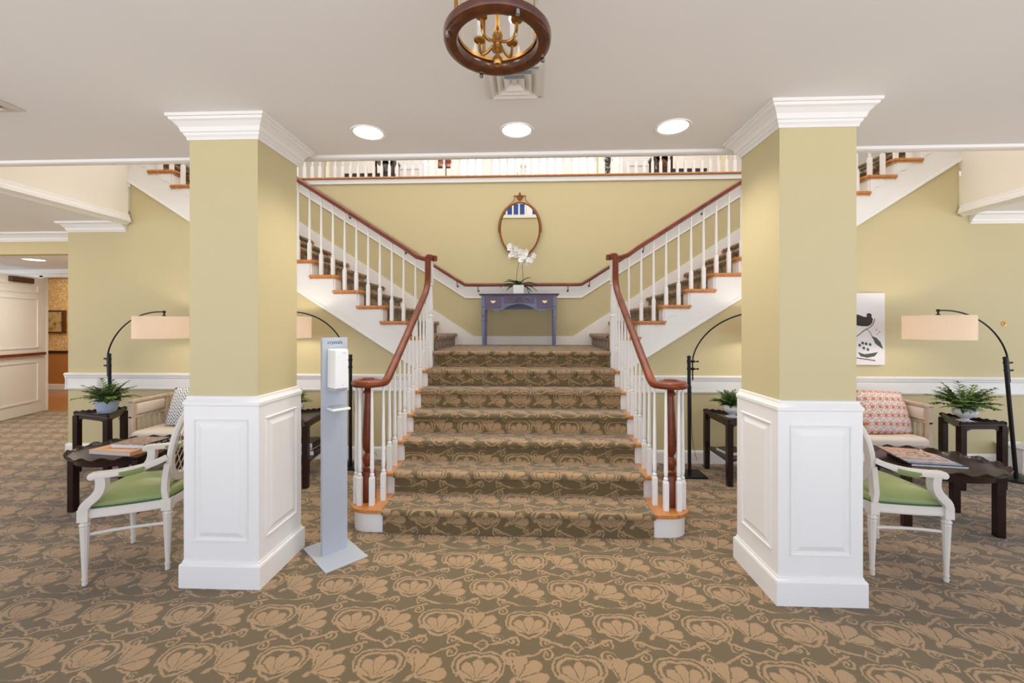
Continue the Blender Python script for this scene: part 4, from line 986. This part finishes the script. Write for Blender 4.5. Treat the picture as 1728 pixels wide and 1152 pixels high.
# arc floor lamps
def arclamp(base, top, shade, lab, square=False, on=9, away=1):
    bx, by = base; t = thing('arc_floor_lamp', lab, 'lamp', (bx, by, 0), group='black arc floor lamps'); o = (bx, by, 0)
    pb = Vector((base[0], base[1], .02)); pt = Vector((top[0], top[1], 1.18)); s = Vector((shade[0], shade[1], 1.60))
    if square: MB(o).box(bx-.135, by-.12, 0, bx+.135, by+.12, .018).build('base', 'black', t, bevel=.004)
    else: MB(o).lathe([(.15, 0), (.152, .008), (.146, .018), (.02, .024)], (bx, by, 0), 32).build('base', 'black', t, smooth=True)
    pl = MB(o).tube([pb, pt], .017, 12); pl.lathe([(.020, 0), (.020, .012), (.008, .02)], pt, 12); pole = pl.build('pole', 'black', t, smooth=True)
    dr = Vector((s.x-pt.x, s.y-pt.y, 0)); L = dr.length; dr.normalize(); back = -dr*.028*away
    for f in (.965, .90):
        c = pb+(pt-pb)*f; cl = MB(o); cl.tube([c+back*1.9, c-back*.7], .013, 8); cl.tube([c+back*1.9, c+back*2.9], .005, 8); cl.lathe([(.010, -.008), (.010, .008)], c+back*3, 10); cl.build('clamp', 'black', pole, smooth=True)
    st = pb+(pt-pb)*.80+back*1.2; st2 = pb+(pt-pb)*.97+back*1.2
    tip = Vector((s.x, s.y, 1.645))
    arc = [st]+bez(st2, st2+Vector((0, 0, .22))+dr*.02, tip-dr*(L*.62)+Vector((0, 0, .03)), tip, 26)
    a = MB(o); a.tube(arc, .0075, 8); a.tube([tip+Vector((0, 0, .004)), tip-Vector((0, 0, .055))], .008, 8); a.lathe([(.012, -.01), (.016, 0), (.012, .012)], tip, 10); a.lathe([(.018, 0), (.018, .016)], tip-Vector((0, 0, .05)), 10); a.build('arm', 'black', t, smooth=True)
    R0 = .25; z0, z1 = 1.375, 1.598
    sh = MB(o).lathe([(R0, z0), (R0, z1), (R0-.004, z1), (R0-.004, z0), (R0, z0)], (s.x, s.y, 0), 56, caps=False).build('lamp_shade', 'shade', t, smooth=True)
    m = MB(o)
    for k in range(3): a_ = 2*PI*k/3; m.tube([(s.x, s.y, z1-.01), (s.x+(R0-.003)*math.cos(a_), s.y+(R0-.003)*math.sin(a_), z1-.01)], .003, 6)
    m.lathe([(.014, z1-.01), (.014, z1-.07)], (s.x, s.y, 0), 10); m.build('fitting', 'black', sh)
    MB(o).lathe([(.012, z1-.07), (.028, z1-.10), (.024, z1-.13), (.002, z1-.145)], (s.x, s.y, 0), 14).build('bulb', 'bulb', sh, smooth=True)
    lamp('POINT', 'lamp_glow', (s.x, s.y, z1-.13), on, (1, .87, .70), shadow_soft_size=.05)
    # cable down from the pole to the wall
    c = pb+(pt-pb)*.75
    MB(o).tube(bez(c+Vector((.02, 0, 0)), c+Vector((.03, .02, -.45)), (bx+.05, by+.10, .35), (bx+.20, YF-.04, .05), 16), .0025, 5).build('cable', 'cable', t)
    return t
arclamp((-4.60, 4.42), (-4.62, 4.42), (-3.75, 4.15), 'black arc floor lamp with linen drum shade, far left over the settee')
arclamp((-1.90, 4.38), (-1.90, 4.38), (-2.53, 4.24), 'black arc floor lamp behind the sanitiser stand', True, away=-1)
arclamp((1.62, 4.285), (1.635, 4.34), (2.42, 4.20), 'black arc floor lamp on a square base right of the stairs', True, away=-1)
arclamp((4.76, 4.28), (4.68, 4.30), (3.82, 4.06), 'black arc floor lamp with linen drum shade, far right over the end table')

# plants
def leafblade(m, p0, dirv, L, wd, droop, n=6, fold=.15):
    dirv = Vector(dirv).normalized(); side = dirv.cross(Vector((0, 0, 1)))
    if side.length < .1: side = Vector((1, 0, 0))
    side.normalize(); pos = Vector(p0); d = dirv.copy(); prev = None
    for i in range(n+1):
        u = i/n; wv = wd*math.sin(PI*min(1, .08+u*.92))**.8*(1 if i < n else 0.05)
        up = side.cross(d)
        a, b, c = m.v(pos-side*wv/2+up*wv*fold), m.v(pos), m.v(pos+side*wv/2+up*wv*fold)
        if prev: m.face([prev[0], prev[1], b, a]); m.face([prev[1], prev[2], c, b])
        prev = (a, b, c); pos = pos+d*(L/n); d = (d+Vector((0, 0, -droop/n))).normalized()
def fern(parent, z, rad, n1, n2, hgt, seed):
    rnd = random.Random(seed)
    for mt, n in (('leaf', n1), ('leaf2', n2)):
        m = MB()
        for i in range(n):
            a = rnd.uniform(0, 2*PI); el = rnd.uniform(.42, 1.4); L = rad*rnd.uniform(.55, 1.08)
            d = Vector((math.cos(a)*math.cos(el), math.sin(a)*math.cos(el), math.sin(el)*hgt)).normalized(); p = Vector((math.cos(a)*.02, math.sin(a)*.02, z))
            # frond: rib with leaflets
            pos = p.copy(); dd = d.copy(); k = 9; sd = dd.cross(Vector((0, 0, 1))).normalized(); path = [pos.copy()]
            for j in range(k):
                pos = pos+dd*(L/k); dd = (dd+Vector((0, 0, -.85/k))).normalized(); path.append(pos.copy())
                if j > 1:
                    ll = .042*(1-abs(j/k-.55)*1.1)*rad/.16
                    for s in (-1, 1): leafblade(m, pos, dd*.75+sd*s+Vector((0, 0, rnd.uniform(-.2, .25))), ll, ll*.42, .5, 3)
            m.tube(path, .0016, 4); leafblade(m, pos, dd, .03, .012, .3, 3)
        o = m.build('foliage', mt, parent); sm = o.modifiers.new('thickness', 'SOLIDIFY'); sm.thickness = .0008
def potted(loc, kind, lab, seed, rad=.17, grp=None):
    t = thing('potted_plant', lab, 'plant', loc)
    if kind == 'blue': prof = [(.068, 0), (.074, .004), (.090, .08), (.098, .118), (.106, .122), (.106, .132), (.098, .132), (.094, .115), (0, .11)]; mt = 'potblue'; zt = .12
    elif kind == 'urn': prof = [(.062, 0), (.064, .006), (.030, .018), (.026, .026), (.050, .040), (.082, .062), (.090, .088), (.084, .112), (.074, .122), (.070, .115), (0, .105)]; mt = 'potwhite'; zt = .115
    m = MB(); m.lathe(prof, (0, 0, 0), 32, flute=.05 if kind == 'urn' else 0); m.build('pot', mt, t, smooth=True)
    fern(t, zt, rad, 34, 16, 1.0, seed)
    m = MB(); rnd = random.Random(seed+5)
    for i in range(26):
        a = rnd.uniform(0, 2*PI); el = rnd.uniform(.3, 1.4); leafblade(m, (0, 0, zt-.01), (math.cos(a)*math.cos(el), math.sin(a)*math.cos(el), math.sin(el)), rad*rnd.uniform(.45, .95), .042, 1.1, 6)
    m.build('broad_leaves', 'leaf', t, smooth=True)
    return t
ET = .601
potted((-4.37, 4.16, ET), 'blue', 'green fern in a pale blue ceramic pot on the far left end table', 3, .23)
potted((2.01, 4.22, ET), 'urn', 'leafy plant in a white ribbed urn on the end table beside the right inner lamp', 5, .17)
potted((4.12, 4.12, ET), 'urn', 'green foliage in a pale ribbed urn on the far right end table', 8, .25)
potted((-2.39, 4.17, ET), 'urn', 'leafy plant on the end table mostly hidden behind the left column', 11, .13)

# canvas picture on the right wall
px0, px1, pz0, pz1 = 3.20, 3.795, 1.085, 1.852
t = thing('canvas_picture', 'white canvas picture of a black bird on a leafy branch, behind the right column', 'picture', ((px0+px1)/2, YF-.001, pz0)); o = ((px0+px1)/2, YF-.001, pz0)
MB(o).box(px0, YF-.036, pz0, px1, YF-.001, pz1).build('canvas', 'canvas', t, bevel=.002)
yy = YF-.0372
def flat(pts, name, mat):
    m = MB(o); m.prism(pts, lambda a, b: (a, yy, b), lambda a, b: (a, yy+.0012, b)); return m.build(name, mat, t)
def S(x, y): return (3.49+x/100.0*.30, 1.085+(1-y/100.0)*.767)      # picture units: x 0..100 right half
bird = [S(-45, 34), S(-20, 30), S(-5, 29), S(10, 30), S(30, 33), S(40, 33), S(38, 30), S(42, 28), S(50, 28), S(56, 30), S(55, 33), S(60, 36), S(58, 41), S(52, 44), S(44, 46), S(20, 46), S(-5, 44), S(-30, 41)]
flat(bird, 'bird', 'ink')
def stroke(pts, r, mat, name):
    MB(o).tube([(a, yy, b) for a, b in pts], r, 5).build(name, mat, t)
stroke([S(66, 36), S(62, 42), S(52, 47), S(30, 52), S(5, 60), S(-30, 66)], .004, 'inkred', 'branch')
stroke([S(36, 50), S(48, 53), S(56, 59), S(60, 63)], .002, 'inkgreen', 'twig')
flat([S(58, 60), S(72, 62), S(86, 68), S(96, 78), S(84, 75), S(68, 70)], 'leaf', 'inkgreen')
flat([S(8, 82), S(30, 85), S(50, 84), S(78, 82), S(66, 88), S(40, 90), S(18, 88)], 'leaf', 'inkgreen')
stroke([S(-20, 89), S(20, 91), S(68, 94)], .005, 'inkred', 'stem')
for q in ((72, 51), (83, 54), (76, 57)): MB(o).lathe([(0, 0), (.006, 0), (.006, .001), (0, .001)], (S(*q)[0], yy+.001, S(*q)[1]), 8, mat=Matrix.Rotation(PI/2, 4, 'X'), caps=False).build('berry', 'ink', t)
for q in ((24, 70), (36, 71), (50, 72), (28, 77), (42, 79), (14, 73)): flat([S(q[0]-5, q[1]), S(q[0], q[1]-3), S(q[0]+6, q[1]-1), S(q[0]+3, q[1]+2)], 'leaf', 'inkgreen')
# small brass plate on the right wall
m = MB((5.046, YF-.001, 1.525)); m.lathe([(.026, 0), (.026, .004), (.010, .008), (.008, .016), (0, .018)], (5.046, YF-.001, 1.525), 20, mat=Matrix.Rotation(PI/2, 4, 'X')); tag(m.build('wall_plate', 'brass', smooth=True), 'small round brass plate on the yellow wall at the far right', 'wall plate')
# waste bin
m = MB((5.06, 4.50, 0)); m.sq([(.095, 0), (.105, .02), (.122, .255), (.134, .262), (.134, .280), (.120, .280), (.118, .262), (.092, .02)], 5.06, 4.50); tag(m.build('waste_bin', 'bin', bevel=.01), 'small white plastic waste bin by the baseboard at the far right', 'bin')

# ================================================================ LANDING
dx0, dx1, dyf, dyb = -.675, .40, 5.74, 6.12; dcx = (dx0+dx1)/2; DZ = LZ+.010; H = .725
t = thing('console_table', 'blue painted console table with brass drawer pulls on the stair landing', 'table', (dcx, 5.93, DZ)); o = (dcx, 5.93, DZ)
MB(o).box(dx0-.015, dyf-.02, DZ+H-.018, dx1+.015, dyb+.01, DZ+H).build('tabletop', 'desktop', t, bevel=.007)
for x in (dx0+.045, dx1-.045):
    for y in (dyf+.028, dyb-.028): MB(o).sq([(.015, DZ), (.022, DZ+.5), (.024, DZ+H-.018)], x, y).build('leg', 'desk', t, bevel=.003)
w2 = (dx1-dx0)/2-.045
ap = [(-w2, H-.018), (w2, H-.018), (w2, H-.215), (w2-.10, H-.215), (w2-.16, H-.235), (w2-.20, H-.245), (w2-.235, H-.225), (.19, H-.200), (.13, H-.165), (.06, H-.145), (0, H-.140), (-.06, H-.145), (-.13, H-.165), (-.19, H-.200), (-w2+.235, H-.225), (-w2+.20, H-.245), (-w2+.16, H-.235), (-w2+.10, H-.215), (-w2, H-.215)]
MB(o).prism(ap, lambda a, b: (dcx+a, dyf+.012, DZ+b), lambda a, b: (dcx+a, dyf+.030, DZ+b)).build('apron', 'desk', t)
m = MB(o); m.box(dx0+.045, dyb-.04, DZ+H-.2, dx1-.045, dyb-.025, DZ+H-.018)
for x in (dx0+.045, dx1-.045): m.box(x-.008, dyf+.03, DZ+H-.2, x+.008, dyb-.03, DZ+H-.018)
m.build('side_panels', 'desk', t)
def pull(x, z, par):
    m = MB(o); m.lathe([(.006, 0), (.006, .012)], (x-.022, dyf-.0, z), 8, mat=Matrix.Rotation(PI/2, 4, 'X')); m.lathe([(.006, 0), (.006, .012)], (x+.022, dyf, z), 8, mat=Matrix.Rotation(PI/2, 4, 'X'))
    pts = [(-.034, .010), (-.018, .018), (0, .010), (.018, .018), (.034, .010), (.030, -.006), (.012, -.014), (0, -.026), (-.012, -.014), (-.030, -.006)]
    m.prism(pts, lambda a, b: (x+a, dyf-.002, z+b), lambda a, b: (x+a, dyf+.003, z+b)); m.tube([(x-.022, dyf-.012, z), (x-.018, dyf-.014, z-.012), (x, dyf-.015, z-.018), (x+.018, dyf-.014, z-.012), (x+.022, dyf-.012, z)], .0025, 6)
    m.build('drawer_pull', 'gilt', par)
for (a0, a1, b0, b1, hp) in ((-w2+.03, -w2+.245, H-.195, H-.035, True), (w2-.245, w2-.03, H-.195, H-.035, True), (-.21, .21, H-.125, H-.035, False)):
    d = MB(o).box(dcx+a0, dyf+.003, DZ+b0, dcx+a1, dyf+.02, DZ+b1).build('drawer', 'deskdrawer', t, bevel=.003)
    if hp: pull(dcx+(a0+a1)/2, DZ+(b0+b1)/2+.004, d)
    else:
        m = MB(o); zc = DZ+H-.112
        for k in range(9):
            a = PI*(k+.5)/9; c, s = math.cos(a), math.sin(a); w_ = .17
            pts = [(.012*math.cos(a-w_), .012*math.sin(a-w_)), (.062*math.cos(a-w_), .055*math.sin(a-w_)), (.070*c, .064*s), (.062*math.cos(a+w_), .055*math.sin(a+w_)), (.012*math.cos(a+w_), .012*math.sin(a+w_))]
            m.prism(pts, lambda p, q: (dcx+p, dyf-.002, zc+q), lambda p, q: (dcx+p, dyf+.004, zc+q))
        for s in (-1, 1): m.tube([(dcx+s*.08, dyf, zc+.03), (dcx+s*.10, dyf, zc+.045), (dcx+s*.115, dyf, zc+.03), (dcx+s*.13, dyf, zc+.02), (dcx+s*.14, dyf, zc+.035)], .003, 5)
        m.build('carved_fan', 'desktop', d)
# orchid
ox, oy, oz = -.145, 5.90, DZ+H; t = thing('orchid', 'white orchid with two stems in a square white pot on the blue table', 'plant', (ox, oy, oz))
m = MB(); m.sq([(.066, 0), (.070, .004), (.076, .125), (.076, .128), (.070, .128), (.068, .115), (.01, .112)], 0, 0); m.build('pot', 'potwhite', t, bevel=.006)
m = MB(); rnd = random.Random(4)
for (a, L, el) in ((175, .30, .45), (195, .24, .75), (150, .22, .9), (5, .31, .55), (-12, .30, .25), (25, .24, 1.0), (250, .14, .8), (290, .14, .6), (90, .2, .7), (165, .20, .2), (12, .22, .1)):
    a = math.radians(a); leafblade(m, (0, 0, .115), (math.cos(a)*math.cos(el), math.sin(a)*math.cos(el)*.6, math.sin(el)), L, .055, 1.3, 8, .2)
m.tube([(.05, -.04, .13), (.11, -.06, .10), (.14, -.06, .03), (.15, -.06, -.02+.025)], .006, 6)
o_ = m.build('leaves', 'orchleaf', t, smooth=True); o_.modifiers.new('thickness', 'SOLIDIFY').thickness = .002
s1 = bez((-.02, 0, .11), (-.05, 0, .30), (.01, 0, .42), (.03, -.02, .60), 14); s2 = bez((.06, 0, .11), (.07, 0, .30), (.05, -.01, .40), (.05, -.02, .47), 12)
tail1 = bez((.03, -.02, .60), (.0, -.03, .66), (-.04, -.04, .66), (-.06, -.05, .60), 8); tail2 = bez((.05, -.02, .47), (.06, -.03, .56), (.12, -.04, .56), (.17, -.05, .50), 8)
m = MB(); m.tube(s1, .0035, 6); m.tube(s2, .0035, 6); m.tube(tail1, .002, 6); m.tube(tail2, .002, 6); m.build('stem', 'stem', t, smooth=True)
def blossom(c, nrm, R_):
    m = MB(); nrm = Vector(nrm).normalized(); q = nrm.to_track_quat('Z', 'Y').to_matrix().to_4x4(); Mx = Matrix.Translation(Vector(c)) @ q
    for k in range(5):
        a = 2*PI*k/5+.3; L = R_*(1.0 if k % 2 else .9); wd = L*.92
        pts = []
        for u, w_ in ((.02, .12), (.25, .75), (.55, 1.0), (.85, .75), (1.0, .15)): pts.append((u*L, w_*wd*.5))
        prev = None
        for x, w_ in pts:
            r = [Mx @ Vector((x*math.cos(a)-s*w_*math.sin(a), x*math.sin(a)+s*w_*math.cos(a), .003*(k % 2)+abs(s)*-.004+x*.12)) for s in (-1, 0, 1)]
            V_ = [m.v(p) for p in r]
            if prev: m.face([prev[0], prev[1], V_[1], V_[0]]); m.face([prev[1], prev[2], V_[2], V_[1]])
            prev = V_
    m.lathe([(0, 0), (.006, .003), (.004, .010), (0, .012)], (0, 0, 0), 8, mat=Mx, caps=False)
    b_ = m.build('flower', 'petal', t, smooth=False); b_.modifiers.new('thickness', 'SOLIDIFY').thickness = .0012
rnd = random.Random(9)
for i in range(13): blossom((-.045+rnd.uniform(-.085, .085), -.05+rnd.uniform(-.05, .02), .60+rnd.uniform(-.07, .085)), (rnd.uniform(-.6, .6), -1, rnd.uniform(-.2, .5)), .045)
for i in range(14): blossom((.13+rnd.uniform(-.11, .085), -.05+rnd.uniform(-.05, .02), .50+rnd.uniform(-.10, .085)), (rnd.uniform(-.6, .6), -1, rnd.uniform(-.2, .5)), .045)
# oval mirror, hung tilting slightly forward
mcx, mcz = -.133, 2.93; t = thing('oval_mirror', 'oval mirror with carved gilt frame and crest above the blue table', 'mirror', (mcx, YW-.03, mcz-.40)); t.rotation_euler = (math.radians(2.2), 0, 0)
zc = .40; ra, rb = .285, .378; n = 64
MB().loft([[(ra*math.cos(2*PI*i/n), y, zc+rb*math.sin(2*PI*i/n)) for i in range(n)] for y in (-.004, .004)]).build('mirror_glass', 'mirror', t)
m = MB(); rg = []
for i in range(n):
    c, s = math.cos(2*PI*i/n), math.sin(2*PI*i/n); rd = Vector((c, 0, s)); p = Vector((ra*c, 0, zc+rb*s))
    rg.append([p+rd*a+Vector((0, b, 0)) for a, b in ((-.006, -.010), (.006, -.018), (.016, -.014), (.020, 0), (.018, .012), (-.006, .012))])
m.loft(rg, closed=True); fr_ = m.build('frame', 'gold', t, smooth=True)
m = MB()
for sg in (-1, 1):
    for k in range(15):   # carved husks down the upper sides
        a = math.radians(-6+k*3.9); c, s = math.cos(a), math.sin(a); r0 = 1.0
        p = Vector((sg*(ra+.028-.0*k)*c, -.008, zc+(rb+.026)*s)); m.lathe([(0, -.013), (.011-.0003*k, -.002), (.006, .012), (0, .016)], p, 8, mat=Matrix.Rotation(sg*-a*.8, 4, 'Y'), caps=False)
    m.tube([(sg*.19, -.006, zc+.315), (sg*.13, -.006, zc+.37), (sg*.085, -.006, zc+.415), (sg*.078, -.006, zc+.455), (sg*.088, -.006, zc+.475)], .006, 6)
m.build('carved_husks', 'gold', fr_, smooth=True)
m = MB(); pts = [(-.088, .487), (-.05, .484), (-.022, .492), (-.012, .515), (0, .545), (.012, .515), (.022, .492), (.05, .484), (.088, .487), (.085, .474), (.06, .470), (.03, .425), (0, .402), (-.03, .425), (-.06, .470), (-.085, .474)]
m.prism(pts, lambda a, b: (a, -.016, zc+b), lambda a, b: (a, .004, zc+b)); m.build('crest', 'gold', fr_, bevel=.004)

# ================================================================ LEFT CORRIDOR
t = bpy.data.objects.new('door_1', None); sc.collection.objects.link(t); t.location = (-8.585, 7.05, 0); t['kind'] = 'structure'
t.rotation_euler = (0, 0, math.atan2(-(7.055-6.238), (8.568-8.308)))
DW = 1.05
MB().box(0, -.022, .008, DW, .022, 2.34).build('door_leaf', 'white', t)
lf = t.children[0]
m = MB()
for (z0, z1) in ((.20, .90), (1.12, 1.98), (2.06, 2.22)):
    for sgn in (-1, 1):
        y0, y1 = sorted((sgn*.022, sgn*.034))
        for (a, b, c, d) in ((.14, z0, DW-.14, z0+.025), (.14, z1-.025, DW-.14, z1), (.14, z0, .165, z1), (DW-.165, z0, DW-.14, z1)): m.box(a, y0, b, c, y1, d)
m.build('door_moulding', 'white', lf)
m = MB(); m.box(.05, -.075, 1.0, DW-.04, -.035, 1.045); m.box(.05, -.06, 1.0, .09, -.02, 1.045); m.box(DW-.08, -.06, 1.0, DW-.04, -.02, 1.045)
m.box(.05, .035, 1.0, DW-.04, .075, 1.045); m.box(.05, .02, 1.0, .09, .06, 1.045); m.box(DW-.08, .02, 1.0, DW-.04, .06, 1.045); m.build('push_bar', 'mahogany', lf)
m = MB(); m.box(.30, -.075, 2.22, .72, -.022, 2.31); m.box(.30, .022, 2.22, .72, .075, 2.31); m.build('door_closer', 'closer', lf)
# picture in the parlour
t = thing('framed_picture', 'small framed painting on the floral wallpaper beyond the double door', 'picture', (-11.08, 9.36, 1.4)); o = (-11.08, 9.36, 1.4)
MB(o).box(-11.32, 9.34, 1.33, -10.86, 9.398, 1.87).build('frame', 'brown_ring', t, bevel=.01)
MB(o).box(-11.28, 9.334, 1.37, -10.93, 9.342, 1.83).build('picture', 'painting', t)
